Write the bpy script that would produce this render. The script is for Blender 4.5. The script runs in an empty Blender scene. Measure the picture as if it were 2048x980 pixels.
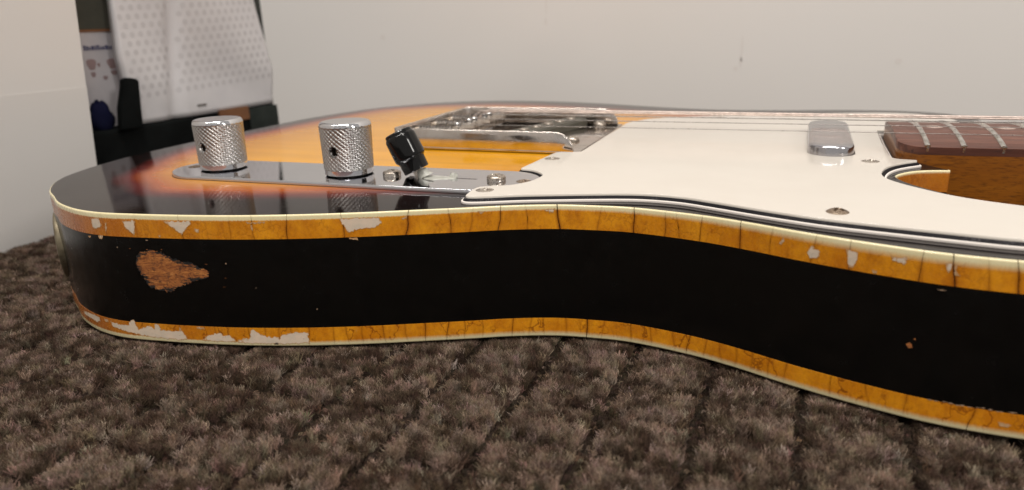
import bpy, bmesh, math, random
import numpy as np
from mathutils import Vector, Matrix, geometry
from mathutils.noise import noise as pnoise

# ------------------------------------------------------------------ camera, world, lights, exposure
# millimetres: x along the strings towards the neck (0 at the saddles), y across the guitar away from the viewer,
# z up from the face of the body. One millimetre is 0.001 Blender units; the body is 44.5 mm thick and lies on the pile.
T = 44.5
S = 0.001
def W(p):
    return (p[0]*S, p[1]*S, (p[2]+T)*S)
sc = bpy.context.scene
COL = sc.collection
cam = bpy.data.cameras.new("camera"); cam_o = bpy.data.objects.new("camera", cam); COL.objects.link(cam_o)
R3 = Matrix(((0.93007184, -0.08033682, 0.35848622), (0.36584675, 0.29152821, -0.88383678), (-0.03350421, 0.95318272, 0.30053314)))
cam_o.matrix_world = Matrix.Translation(W((149.1405, -326.1689, 55.5549))) @ R3.to_4x4()
cam.sensor_width = 36; cam.lens = 25.33; cam.clip_start = 0.01; cam.clip_end = 50
cam.dof.use_dof = True; cam.dof.focus_distance = 0.232; cam.dof.aperture_fstop = 14
sc.camera = cam_o
world = bpy.data.worlds.new("World"); sc.world = world; world.use_nodes = True
world.node_tree.nodes["Background"].inputs[0].default_value = (1.0, 0.95, 0.905, 1)
world.node_tree.nodes["Background"].inputs[1].default_value = 0.36
sc.view_settings.view_transform = 'Standard'; sc.view_settings.look = 'None'
sc.view_settings.exposure = 0.42; sc.view_settings.gamma = 1.0
def tube_light(name, x, y, z, sx, sy, power, aim, col=(1, 0.955, 0.895)):
    l = bpy.data.lights.new(name, 'AREA'); l.shape = 'RECTANGLE'; l.size = sx; l.size_y = sy; l.energy = power; l.color = col
    o = bpy.data.objects.new(name, l); COL.objects.link(o); o.location = (x, y, z)
    d = Vector(aim)-Vector((x, y, z)); o.rotation_euler = d.to_track_quat('-Z', 'Y').to_euler()
    return o
tube_light("ceiling_tube", -0.55, -0.95, 1.9, 0.09, 1.3, 16, (-0.45, -0.9, 0))
tube_light("ceiling_tube", 0.85, -0.95, 1.9, 0.09, 1.3, 16, (0.75, -0.9, 0))
tube_light("side_lamp", 1.75, -0.72, 0.98, 0.30, 0.42, 7, (0, -.1, 0.04))
tube_light("ceiling_tube", 0.10, -0.35, 2.1, 0.9, 0.25, 12, (0.1, -0.2, 0))

# ------------------------------------------------------------------ helpers
ORG = {}
def tag(o, label=None, cat=None, group=None, kind=None):
    for k, v in (("label", label), ("category", cat), ("group", group), ("kind", kind)):
        if v: o[k] = v
    return o
def base(o):
    return ORG.get(o.name, Vector((0, 0, -T))) if o else None
def empty(name, at, label, cat):
    o = bpy.data.objects.new(name, None); COL.objects.link(o); o.location = W(at); o.empty_display_size = 0.01
    ORG[o.name] = Vector(at); return tag(o, label, cat)
def link(name, me, parent, org, loc=None, rot=None):
    o = bpy.data.objects.new(name, me); COL.objects.link(o)
    if parent:
        o.parent = parent; o.location = (Vector(org)-ORG[parent.name])*S
    else:
        o.location = W(org)
    if rot is not None: o.rotation_euler = rot
    ORG[o.name] = Vector(org)
    return o
def mesh(name, vs, fs, mat, parent=None, org=None, smooth=True, attrs=None, uv=None, sharp=None, mats=None, midx=None):
    """vs in guitar millimetres; org is the object's origin in the same millimetres"""
    if org is None: org = ORG[parent.name] if parent else Vector(vs[0])
    org = Vector(org)
    me = bpy.data.meshes.new(name)
    me.from_pydata([((v[0]-org[0])*S, (v[1]-org[1])*S, (v[2]-org[2])*S) for v in vs], [], fs)
    for m in (mats or [mat]): me.materials.append(m)
    if midx: me.polygons.foreach_set('material_index', midx)
    me.polygons.foreach_set('use_smooth', [smooth]*len(me.polygons))
    for k, a in (attrs or {}).items():
        at = me.attributes.new(k, 'FLOAT', 'POINT'); at.data.foreach_set('value', np.asarray(a, np.float32))
    if uv is not None:
        u = me.uv_layers.new(name='UVMap'); li = np.empty(len(me.loops), np.int32); me.loops.foreach_get('vertex_index', li)
        u.data.foreach_set('uv', np.asarray(uv, np.float32)[li].ravel())
    me.validate(); me.update()
    if sharp: me.set_sharp_from_angle(angle=math.radians(sharp))
    return link(name, me, parent, org)
def inst(src, name, parent, org, rz=0, rot=None):
    return link(name, src.data, parent, org, rot=rot or (0, 0, rz))
def crom(P, n=10):
    P = np.array(P, float); out = []
    for i in range(len(P)-1):
        p0, p1, p2, p3 = P[max(i-1, 0)], P[i], P[i+1], P[min(i+2, len(P)-1)]
        for k in range(n):
            t = k/n
            out.append(.5*((2*p1)+(-p0+p2)*t+(2*p0-5*p1+4*p2-p3)*t*t+(-p0+3*p1-3*p2+p3)*t**3))
    out.append(P[-1]); return np.array(out)
def resample(P, step, closed=False):
    P = np.array(P, float)
    if closed: P = np.vstack([P, P[:1]])
    L = np.r_[0, np.cumsum(np.hypot(*np.diff(P, axis=0).T))]
    n = max(2, int(L[-1]/step)); t = np.linspace(0, L[-1], n+1)
    Q = np.c_[np.interp(t, L, P[:, 0]), np.interp(t, L, P[:, 1])]
    return Q[:-1] if closed else Q
def normals2(P, closed=True):
    if closed: d = np.roll(P, -1, 0)-np.roll(P, 1, 0)
    else: d = np.gradient(P, axis=0)
    d /= np.linalg.norm(d, axis=1)[:, None]+1e-9
    return np.c_[d[:, 1], -d[:, 0]]          # outward when the outline runs counter-clockwise
def area2(P): return .5*np.sum(P[:, 0]*np.roll(P[:, 1], -1)-np.roll(P[:, 0], -1)*P[:, 1])
def tess(P):
    return [tuple(t) for t in geometry.tessellate_polygon([[Vector((p[0], p[1], 0)) for p in P]])]
def up(fs, V):
    """turn the triangles of a flat cap so that they face +z"""
    out = []
    for f in fs:
        a, b, c = (V[i] for i in f)
        out.append(f if (b[0]-a[0])*(c[1]-a[1])-(b[1]-a[1])*(c[0]-a[0]) > 0 else f[::-1])
    return out
def prism(name, outline, prof, mat, parent, cap_top=True, cap_bot=False, sharp=35, org=None, **kw):
    """outline closed 2-D counter-clockwise; prof = [(inset, z), ...] from bottom to top"""
    P = np.array(outline, float)
    if area2(P) < 0: P = P[::-1]
    N = normals2(P); n = len(P); vs = []; fs = []
    for ins, z in prof: vs += [(p[0]-q[0]*ins, p[1]-q[1]*ins, z) for p, q in zip(P, N)]
    for r in range(len(prof)-1):
        for i in range(n):
            j = (i+1) % n; fs.append((r*n+i, r*n+j, (r+1)*n+j, (r+1)*n+i))
    if cap_top:
        o = (len(prof)-1)*n; fs += up([tuple(o+i for i in t) for t in tess(vs[o:])], vs)
    if cap_bot:
        fs += [t[::-1] for t in up([tuple(t) for t in tess(vs[:n])], vs)]
    ob_ = mesh(name, vs, fs, mat, parent, org=org, sharp=sharp, **kw)
    for p_ in ob_.data.polygons:          # flat caps shade as true planes
        if len(p_.vertices) == 3: p_.use_smooth = False
    return ob_
def lathe(prof, n=48, c=(0, 0, 0), M=None):
    vs = []; fs = []
    for r, z in prof:
        for k in range(n):
            a = 2*math.pi*k/n; vs.append(Vector((r*math.cos(a), r*math.sin(a), z)))
    for i in range(len(prof)-1):
        for k in range(n):
            j = (k+1) % n; fs.append((i*n+k, i*n+j, (i+1)*n+j, (i+1)*n+k))
    if prof[-1][0] > 1e-6 or True:
        fs.append(tuple((len(prof)-1)*n+k for k in range(n)))
    if M is not None: vs = [M @ v for v in vs]
    return [tuple(v+Vector(c)) for v in vs], fs
def tube(pts, r, n=8, caps=True):
    pts = [Vector(p) for p in pts]; vs = []; fs = []
    for i, p in enumerate(pts):
        d = (pts[min(i+1, len(pts)-1)]-pts[max(i-1, 0)]).normalized()
        a = d.cross(Vector((0, 0, 1)));
        if a.length < 1e-4: a = d.cross(Vector((0, 1, 0)))
        a.normalize(); b = d.cross(a)
        rr = r[i] if isinstance(r, (list, tuple)) else r
        for k in range(n):
            t = 2*math.pi*k/n; vs.append(tuple(p+a*math.cos(t)*rr+b*math.sin(t)*rr))
    for i in range(len(pts)-1):
        for k in range(n):
            j = (k+1) % n; fs.append((i*n+k, (i+1)*n+k, (i+1)*n+j, i*n+j))
    if caps:
        fs.append(tuple(range(n))); fs.append(tuple((len(pts)-1)*n+k for k in range(n))[::-1])
    return vs, fs
def boxmesh(x0, x1, y0, y1, z0, z1):
    v = [(x, y, z) for z in (z0, z1) for y in (y0, y1) for x in (x0, x1)]
    return v, [(0, 2, 3, 1), (4, 5, 7, 6), (0, 1, 5, 4), (1, 3, 7, 5), (3, 2, 6, 7), (2, 0, 4, 6)]
def bevel_obj(o, w, seg=2):
    bm = bmesh.new(); bm.from_mesh(o.data)
    bmesh.ops.bevel(bm, geom=bm.edges[:], offset=w*S, segments=seg, profile=.5, affect='EDGES', clamp_overlap=True)
    bm.to_mesh(o.data); bm.free()
    o.data.polygons.foreach_set('use_smooth', [True]*len(o.data.polygons)); o.data.set_sharp_from_angle(angle=math.radians(40))
    return o
def stadium(cx, cy, hx, hy, r, n=10):
    out = []
    for qx, qy, a0 in ((1, 1, 0), (-1, 1, 90), (-1, -1, 180), (1, -1, 270)):
        for k in range(n+1):
            a = math.radians(a0+90*k/n); out.append((cx+qx*(hx-r)+r*math.cos(a), cy+qy*(hy-r)+r*math.sin(a)))
    return np.array(out)

# ------------------------------------------------------------------ materials
class N:
    def __init__(s, name):
        s.m = bpy.data.materials.new(name); s.m.use_nodes = True; s.t = s.m.node_tree; s.b = s.t.nodes['Principled BSDF']
    def n(s, typ, **kw):
        nd = s.t.nodes.new(typ)
        for k, v in kw.items():
            if k.startswith('i_'): nd.inputs[k[2:].replace('_', ' ')].default_value = v
            else: setattr(nd, k, v)
        return nd
    def l(s, a, b): s.t.links.new(a, b)
    def set(s, **kw):
        for k, v in kw.items():
            k = k.replace('_', ' ')
            i = s.b.inputs[k]
            if hasattr(v, 'is_output'): s.l(v, i)
            else: i.default_value = v if not (isinstance(v, tuple) and len(v) == 3) else (*v, 1)
        return s
    def coord(s, scale=(1, 1, 1), kind='Object', rot=(0, 0, 0)):
        c = s.n('ShaderNodeTexCoord'); m = s.n('ShaderNodeMapping'); m.inputs['Scale'].default_value = scale; m.inputs['Rotation'].default_value = rot
        s.l(c.outputs[kind], m.inputs[0]); return m.outputs[0]
    def noise(s, scale, detail=4, rough=.55, vec=None, dist=0.0):
        nd = s.n('ShaderNodeTexNoise'); nd.inputs['Scale'].default_value = scale; nd.inputs['Detail'].default_value = detail
        nd.inputs['Roughness'].default_value = rough; nd.inputs['Distortion'].default_value = dist
        if vec is not None: s.l(vec, nd.inputs['Vector'])
        return nd.outputs['Fac']
    def ramp(s, fac, stops, interp='LINEAR'):
        r = s.n('ShaderNodeValToRGB'); e = r.color_ramp; e.interpolation = interp
        while len(e.elements) < len(stops): e.elements.new(.5)
        for el, (p, c) in zip(e.elements, stops):
            el.position = p; el.color = (*c, 1) if isinstance(c, tuple) else (c, c, c, 1)
        s.l(fac, r.inputs[0]); return r.outputs[0]
    def math(s, op, a, b=None, c=None, clamp=False):
        m = s.n('ShaderNodeMath', operation=op); m.use_clamp = clamp
        for i, v in enumerate((a, b, c)):
            if v is None: continue
            if hasattr(v, 'is_output'): s.l(v, m.inputs[i])
            else: m.inputs[i].default_value = v
        return m.outputs[0]
    def mix(s, f, a, b, mode='MIX'):
        m = s.n('ShaderNodeMix', data_type='RGBA', blend_type=mode)
        for i, v in ((0, f), (6, a), (7, b)):
            if hasattr(v, 'is_output'): s.l(v, m.inputs[i])
            else: m.inputs[i].default_value = (*v, 1) if isinstance(v, tuple) else v
        return m.outputs[2]
    def attr(s, name, out='Fac'):
        a = s.n('ShaderNodeAttribute'); a.attribute_name = name; return a.outputs[out]
    def bump(s, h, strength=.3, dist=.0001):
        b = s.n('ShaderNodeBump'); b.inputs['Strength'].default_value = strength; b.inputs['Distance'].default_value = dist
        s.l(h, b.inputs['Height']); s.l(b.outputs[0], s.b.inputs['Normal']); return b.outputs[0]

def metal(name, col=(.62, .62, .63), rough=.1, pit=0.0, tint=None, rscale=900):
    a = N(name); v = a.coord()
    nz = a.noise(rscale, 5, .6, v)
    c = a.mix(a.ramp(a.noise(rscale*.35, 6, .65, v), [(.45, 0.0), (.72, 1.0)]), col, tint or tuple(x*.6 for x in col))
    a.set(Base_Color=c, Metallic=1.0, Roughness=a.ramp(nz, [(.3, rough*.6), (.75, rough*1.9)]))
    if pit: a.bump(a.ramp(a.noise(rscale*2.2, 3, .6, v), [(.3, 0.0), (.42, 1.0)]), pit, .00005)
    return a.m
M = {}
M['chrome'] = metal('chrome', (.66, .66, .68), .05, 0, (.6, .6, .61), 300)
M['plate'] = metal('plate_chrome', (.68, .685, .72), .05, 0, (.63, .635, .67), 200)
M['pickup'] = metal('pickup_chrome', (.50, .49, .51), .12, 0, (.43, .42, .44), 260)
M['knurl'] = metal('knurled_chrome', (.40, .385, .37), .30, 0, (.36, .345, .33), 900)
M['bridge'] = metal('bridge_nickel', (.64, .59, .55), .10, .15, (.50, .44, .38), 420)
M['nickel'] = metal('aged_nickel', (.55, .50, .44), .24, .4, (.2, .14, .1), 1300)
M['rust'] = metal('rusty_steel', (.36, .28, .21), .26, .4, (.10, .055, .035), 1500)
M['steel'] = metal('string_steel', (.27, .25, .235), .3, 0)
M['wound'] = metal('wound_string', (.60, .50, .45), .42, 0)
M['fret'] = metal('fret_silver', (.72, .71, .68), .16, .3, (.3, .27, .22), 900)

# sunburst face
a = N('sunburst_lacquer'); v = a.coord()
grain = a.noise(1, 5, .6, a.coord((7, 130, 30)), .6)
fine = a.noise(1, 4, .6, a.coord((30, 1400, 30)))
d = a.math('ADD', a.attr('edge_mm'), a.math('MULTIPLY', a.math('SUBTRACT', a.noise(18, 3, .5, v), .5), 9.0))
burst = a.ramp(a.math('DIVIDE', d, 100.0), [(.0, (.006, .004, .004)), (.20, (.008, .004, .004)), (.27, (.10, .010, .006)), (.34, (.36, .085, .014)), (.46, (.54, .225, .012)), (.75, (.66, .305, .010))])
g = a.mix(a.ramp(grain, [(.3, 0.0), (.7, 1.0)]), (.86, .84, .80), (1.06, 1.05, 1.03))
col = a.mix(1.0, burst, g, 'MULTIPLY'); col = a.mix(.15, col, a.mix(1.0, col, a.ramp(fine, [(.35, .55), (.6, 1.0)]), 'MULTIPLY'))
specks = a.ramp(a.noise(900, 2, .5, v), [(.755, 0.0), (.78, 1.0)])
col = a.mix(a.math('MULTIPLY', specks, .5), col, (.35, .30, .24))
a.set(Base_Color=col, Specular_IOR_Level=.27, Roughness=a.ramp(a.noise(160, 6, .7, a.coord((1, 6, 1))), [(.3, .04), (.75, .12)]), IOR=1.35)
h = a.math('ADD', a.math('MULTIPLY', a.noise(60, 3, .5, a.coord((.35, 2.4, 1))), 1.0), a.math('MULTIPLY', a.noise(700, 4, .7, a.coord((.4, 2.5, 1))), .05))
a.bump(h, .05, .0003); M['burst'] = a.m
# black sides
a = N('black_lacquer'); v = a.coord()
dust = a.ramp(a.noise(1100, 3, .6, v), [(.74, 0.0), (.80, 1.0)])
a.set(Base_Color=a.mix(a.math('MULTIPLY', dust, .25), (.0025, .0024, .0022), (.06, .045, .03)), Roughness=a.ramp(a.noise(240, 5, .7, v), [(.3, .15), (.75, .30)]), IOR=1.47)
a.bump(a.noise(300, 4, .6, v), .04, .0003); M['black'] = a.m
a = N('binding_seam'); a.set(Base_Color=(.012, .007, .004), Roughness=.5); M['seam'] = a.m
# aged binding: UV = (mm along the edge, mm down from the near corner)
a = N('aged_binding'); uvn = a.n('ShaderNodeUVMap', uv_map='UVMap'); sp = a.n('ShaderNodeSeparateXYZ'); a.l(uvn.outputs[0], sp.inputs[0])
dn = sp.outputs[1]; cd = a.attr('crack_mm')
def uvmap(sx, sy):
    m = a.n('ShaderNodeMapping'); m.inputs['Scale'].default_value = (sx, sy, 1); a.l(uvn.outputs[0], m.inputs[0]); return m.outputs[0]
blot = a.noise(.10, 4, .6, uvmap(1, .8)); fine = a.noise(.9, 4, .6, uvmap(1, .6)); drip = a.noise(1.0, 4, .6, uvmap(2.2, .18))
wear = a.attr('wear_mm')
dd = a.math('ADD', a.math('SUBTRACT', dn, wear), a.math('MULTIPLY', a.math('SUBTRACT', drip, .5), .55))
t = a.ramp(a.math('DIVIDE', dd, a.attr('wear_soft')), [(.0, 0.0), (1.0, 1.0)])
amber = a.mix(a.ramp(blot, [(.36, 0.0), (.64, 1.0)]), (.58, .195, .006), (.74, .295, .011))
amber = a.mix(a.math('MULTIPLY', a.ramp(a.noise(.22, 5, .6, uvmap(1, .7)), [(.46, 0.0), (.70, 1.0)]), .42), amber, (.33, .085, .004))
red = a.math('MULTIPLY', a.ramp(a.attr('amber_red'), [(0, 0.0), (1, 1.0)]), .8)
amber = a.mix(red, amber, (.36, .10, .02))
amber = a.mix(a.math('MULTIPLY', a.ramp(fine, [(.45, 0.0), (.7, 1.0)]), .35), amber, (.30, .095, .010))
cream = a.mix(a.noise(.3, 3, .5, uvmap(1, 1)), (.68, .585, .33), (.72, .645, .41))
colr = a.mix(t, cream, amber)
# short brown craze lines
vor = a.n('ShaderNodeTexVoronoi', feature='DISTANCE_TO_EDGE'); vor.inputs['Scale'].default_value = 1
mv = a.n('ShaderNodeVectorMath', operation='ADD'); a.l(uvmap(.12, .085), mv.inputs[0])
nzv = a.n('ShaderNodeTexNoise'); nzv.inputs['Scale'].default_value = .35; a.l(uvn.outputs[0], nzv.inputs['Vector'])
sc_ = a.n('ShaderNodeVectorMath', operation='SCALE'); a.l(nzv.outputs['Color'], sc_.inputs[0]); sc_.inputs['Scale'].default_value = .8; a.l(sc_.outputs[0], mv.inputs[1])
a.l(mv.outputs[0], vor.inputs['Vector'])
line = a.ramp(vor.outputs['Distance'], [(.0, 1.0), (.014, .7), (.040, 0.0)])
mask = a.ramp(a.noise(.07, 3, .5, uvmap(1, .5)), [(.42, 0.0), (.52, 1.0)])
line = a.math('MULTIPLY', a.math('MULTIPLY', a.math('MULTIPLY', line, mask), t), a.attr('craze'))
near = a.ramp(a.math('ADD', cd, a.math('MULTIPLY', a.math('SUBTRACT', fine, .5), .8)), [(.0, 1.0), (.14, .85), (.42, .40), (1.0, 0.0)])
dirt = a.math('MULTIPLY', near, a.math('ADD', a.math('MULTIPLY', t, .75), .15))
colr = a.mix(a.math('MAXIMUM', a.math('MULTIPLY', line, .75), a.math('MULTIPLY', dirt, .85)), colr, (.15, .028, .003))
spk = a.ramp(a.noise(1.1, 3, .6, uvmap(1, 1)), [(.70, 0.0), (.76, 1.0)])
colr = a.mix(a.math('MULTIPLY', spk, .55), colr, (.62, .42, .22))
a.set(Base_Color=colr, Roughness=a.ramp(a.noise(.8, 4, .6, uvmap(1, 1)), [(.3, .20), (.75, .36)]), Coat_Weight=.3, Coat_Roughness=.08)
a.bump(a.math('ADD', a.noise(.5, 4, .6, uvmap(1, 1)), a.math('MULTIPLY', line, -1.2)), .25, .0001); M['binding'] = a.m
# bare binding where the lacquer has flaked away
a = N('flaked_binding'); v = a.coord()
a.set(Base_Color=a.mix(a.ramp(a.noise(260, 4, .65, v), [(.35, 0.0), (.65, 1.0)]), (.70, .55, .42), (.58, .49, .385)), Roughness=.55)
dirtl = a.ramp(a.noise(1500, 3, .7, v), [(.62, 0.0), (.72, 1.0)])
a.l(a.mix(a.math('MULTIPLY', dirtl, .45), a.b.inputs['Base Color'].links[0].from_socket, (.22, .12, .07)), a.b.inputs['Base Color'])
rimf = a.ramp(a.math('ADD', a.attr('rim_mm'), a.math('MULTIPLY', a.math('SUBTRACT', a.noise(900, 4, .7, v), .5), .7)), [(.0, 1.0), (.10, .75), (.26, 0.0)])
a.l(a.mix(a.math('MULTIPLY', rimf, .8), a.b.inputs['Base Color'].links[0].from_socket, (.42, .20, .05)), a.b.inputs['Base Color'])
a.bump(a.noise(900, 4, .6, v), .4, .0001); M['flake'] = a.m
a = N('lacquer_sliver'); v = a.coord(); a.set(Base_Color=a.mix(a.noise(800, 3, .6, v), (.10, .035, .015), (.50, .36, .24)), Roughness=.6); M['sliver'] = a.m
a = N('bare_wood'); v = a.coord((150, 150, 900), rot=(0, math.radians(14), 0)); w = a.noise(1, 8, .8, v, 1.6)
w2 = a.noise(420, 5, .7, a.coord())
c = a.ramp(w, [(.32, (.05, .012, .003)), (.45, (.26, .075, .014)), (.58, (.46, .165, .034)), (.78, (.70, .34, .12))])
rim = a.math('ADD', a.math('MULTIPLY', a.attr('rim_mm'), .55), a.math('MULTIPLY', a.math('SUBTRACT', a.noise(1, 7, .8, a.coord((260, 260, 1100))), .5), 7.5))
lost = a.ramp(rim, [(.25, 1.0), (.5, 0.0)])
a.set(Base_Color=a.mix(lost, a.mix(a.ramp(w2, [(.52, 0.0), (.66, .8)]), c, (.05, .014, .006)), (.003, .0026, .0024)), Roughness=.75); a.bump(a.math('ADD', w, w2), .8, .0003); M['wood'] = a.m
# plastics
a = N('cream_pickguard'); v = a.coord()
c = a.mix(a.ramp(a.noise(14, 4, .6, v), [(.3, 0.0), (.7, 1.0)]), (.575, .525, .465), (.615, .57, .51))
c = a.mix(a.math('MULTIPLY', a.ramp(a.noise(260, 5, .7, a.coord((.4, 1, 1))), [(.68, 0.0), (.74, 1.0)]), .35), c, (.5, .36, .25))
a.set(Base_Color=c, Roughness=a.ramp(a.noise(120, 5, .7, v), [(.3, .07), (.75, .16)]), IOR=1.5, Subsurface_Weight=0.0)
a.bump(a.noise(900, 3, .6, a.coord((.3, 1, 1))), .02, .00005); M['guard'] = a.m
a = N('white_ply'); a.set(Base_Color=(.74, .68, .63), Roughness=.55, Specular_IOR_Level=.25); M['wply'] = a.m
a = N('black_ply'); v = a.coord((1, 1, 1)); scr = a.ramp(a.noise(1, 2, .5, a.coord((4200, 1500, 200))), [(.55, 0.0), (.66, 1.0)])
ar = a.ramp(a.noise(30, 2, .5, v), [(.50, 0.0), (.60, 1.0)])
a.set(Base_Color=a.mix(a.math('MULTIPLY', a.math('MULTIPLY', scr, ar), .6), (.006, .005, .007), (.17, .16, .17)), Roughness=.6, Specular_IOR_Level=.15); M['bply'] = a.m
a = N('black_plastic'); v = a.coord(); a.set(Base_Color=(.004, .004, .004), Roughness=a.ramp(a.noise(350, 4, .6, v), [(.3, .07), (.8, .14)]), IOR=1.38)
a.bump(a.noise(250, 3, .5, v), .06, .0004); M['bplastic'] = a.m
a = N('dark_hole'); a.set(Base_Color=(.02, .012, .008), Roughness=.8); M['hole'] = a.m
a = N('bobbin'); v = a.coord(); a.set(Base_Color=a.mix(a.noise(200, 4, .6, v), (.03, .03, .022), (.085, .075, .055)), Roughness=.45); M['bobbin'] = a.m
a = N('residue'); v = a.coord(); a.set(Base_Color=a.mix(a.noise(700, 4, .6, v), (.30, .30, .26), (.62, .62, .56)), Roughness=.35, Alpha=.75); M['residue'] = a.m
# woods
a = N('rosewood'); g1 = a.noise(1, 5, .65, a.coord((12, 260, 120)), .8); g2 = a.noise(1, 4, .6, a.coord((90, 2200, 600)))
c = a.ramp(g1, [(.25, (.045, .014, .009)), (.5, (.105, .034, .020)), (.75, (.20, .075, .045))])
c = a.mix(a.ramp(g2, [(.55, 0.0), (.7, .8)]), c, (.022, .008, .006))
a.set(Base_Color=c, Roughness=a.ramp(g2, [(.3, .33), (.8, .55)])); a.bump(g2, .35, .0001); M['rosewood'] = a.m
a = N('amber_maple'); g1 = a.noise(1, 5, .6, a.coord((10, 120, 160)), .5); pores = a.noise(1, 3, .6, a.coord((300, 1500, 1500)))
c = a.ramp(g1, [(.25, (.17, .048, .004)), (.55, (.26, .085, .006)), (.8, (.34, .125, .012))])
c = a.mix(a.ramp(pores, [(.50, 0.0), (.66, .75)]), c, (.09, .026, .004))
a.set(Base_Color=c, Roughness=.34, Coat_Weight=.25, Coat_Roughness=.2); a.bump(pores, .15, .0001); M['maple'] = a.m
a = N('pearl'); a.set(Base_Color=(.50, .38, .32), Roughness=.3); M['pearl'] = a.m
# room
def paint(name, c1, c2, scale=3):
    a = N(name); v = a.coord()
    k = a.mix(a.ramp(a.noise(scale, 4, .6, v), [(.3, 0.0), (.7, 1.0)]), c1, c2)
    a.set(Base_Color=k, Roughness=.6); a.bump(a.noise(420, 3, .6, v), .08, .0005); return a.m
M['wall'] = paint('wall_paint', (.69, .66, .63), (.71, .68, .655))
M['wall2'] = paint('wall_paint_worn', (.63, .61, .59), (.65, .63, .61))
M['shade_band'] = paint('shade_band_paint', (.605, .585, .565), (.62, .60, .58))  # panel paint toned down: soft shade low on the left panel
a = N('wall_mark'); a.set(Base_Color=(.67, .63, .60), Roughness=.7); M['mark'] = a.m
a = N('carpet_backing'); v = a.coord(); a.set(Base_Color=a.mix(a.noise(90, 5, .7, v), (.008, .006, .005), (.02, .014, .011)), Roughness=.95); a.bump(a.noise(350, 4, .7, v), 1, .002); M['backing'] = a.m
a = N('carpet_fibre'); tn = a.n('ShaderNodeAttribute'); tn.attribute_name = 'tint'
a.set(Base_Color=tn.outputs['Color'], Roughness=.95, Specular_IOR_Level=.08); M['fibre'] = a.m
def plain(name, c, r=.6, c2=None, sc=40):
    a = N(name)
    if c2: a.set(Base_Color=a.mix(a.ramp(a.noise(sc, 4, .6, a.coord()), [(.35, 0.0), (.65, 1.0)]), c, c2), Roughness=r)
    else: a.set(Base_Color=c, Roughness=r)
    a.set(Specular_IOR_Level=.25 if max(c) > .1 else .04)
    return a.m
M['case'] = plain('black_case', (.004, .0045, .0045), .8, (.007, .008, .008))
M['olive'] = plain('olive_box', (.055, .055, .045), .6, (.08, .075, .06))
M['brown'] = plain('brown_card', (.20, .09, .04), .7, (.14, .06, .03))
M['grey_green'] = plain('grey_green_fabric', (.018, .022, .020), .8, (.035, .04, .037))
M['blue'] = plain('blue_cloth', (.005, .006, .022), .8, (.009, .010, .03))
M['ink'] = plain('dark_print', (.06, .06, .12), .6)
M['redink'] = plain('red_print', (.27, .19, .19), .6, (.20, .15, .155))
M['leaflet'] = plain('leaflet_paper', (.42, .40, .42), .5, (.50, .47, .48))
M['bagprint'] = plain('bag_print', (.47, .455, .465), .35, (.505, .49, .50))
a = N('glossy_bag'); v = a.coord()
a.set(Base_Color=a.mix(a.ramp(a.noise(16, 4, .6, v), [(.3, 0.0), (.7, 1.0)]), (.52, .505, .52), (.60, .585, .595)), Roughness=.32)
a.bump(a.noise(22, 4, .55, a.coord((1, 1, .5))), .5, .004); M['bag'] = a.m
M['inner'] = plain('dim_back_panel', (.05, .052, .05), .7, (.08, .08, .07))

# ------------------------------------------------------------------ body outline
NEAR = [(-140,0),(-142,-45),(-141,-75),(-137.5,-98),(-131,-119),(-122.5,-133.5),(-110,-145.5),(-98,-153),(-87,-159.5),(-73,-164.5),(-60,-166),(-46,-164.5),(-28.7,-161.5),(-12,-157.6),(6.5,-151.8),(24,-145),(39,-138.3),(55,-131),(66,-125.8),(79.5,-121),(92,-119),(104.6,-118.5),(123,-121.7),(137,-126.2),(153,-132.8),(170,-138.5),(185.5,-142.3),(202,-143.5),(218,-142.5),(232,-139),(244,-131),(249,-120),(246,-108),(236,-100),(215,-94),(198,-84),(186,-70),(181,-58),(183.5,-50.5),(190,-44.5),(199,-42)]
FAR = [(206,30),(222,36),(231,56),(231,88),(222,110),(200,121),(172,122),(140,118),(112,116),(86,120),(58,129),(30,139.5),(0,147.5),(-30,151),(-56,149.5),(-82,140),(-104,122),(-121,100),(-132,70),(-138,38),(-140,0)]
near = crom(NEAR, 12); far = crom(FAR, 8)
SL = np.r_[0, np.cumsum(np.hypot(*np.diff(near, axis=0).T))]          # arc length in mm along the near edge
def edge_at(s):
    x = np.interp(s, SL, near[:, 0]); y = np.interp(s, SL, near[:, 1])
    h = .8; dx = np.interp(s+h, SL, near[:, 0])-np.interp(s-h, SL, near[:, 0]); dy = np.interp(s+h, SL, near[:, 1])-np.interp(s-h, SL, near[:, 1])
    L = np.hypot(dx, dy)+1e-9
    return x, y, dy/L, -dx/L
SMAX = SL[-1]
GUITAR = empty('electric_guitar', (0, 0, -T), "sunburst electric guitar with cracked amber binding and cream scratchplate lying on the carpet", "guitar")

full = np.vstack([near, [(198.4, -40.6), (195, -36), (192, -31), (192, -20), (192, 20), (198, 28)], far[:-1]])
if area2(full) < 0: full = full[::-1]
BO = resample(full, 1.6, True); BN = normals2(BO)
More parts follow.
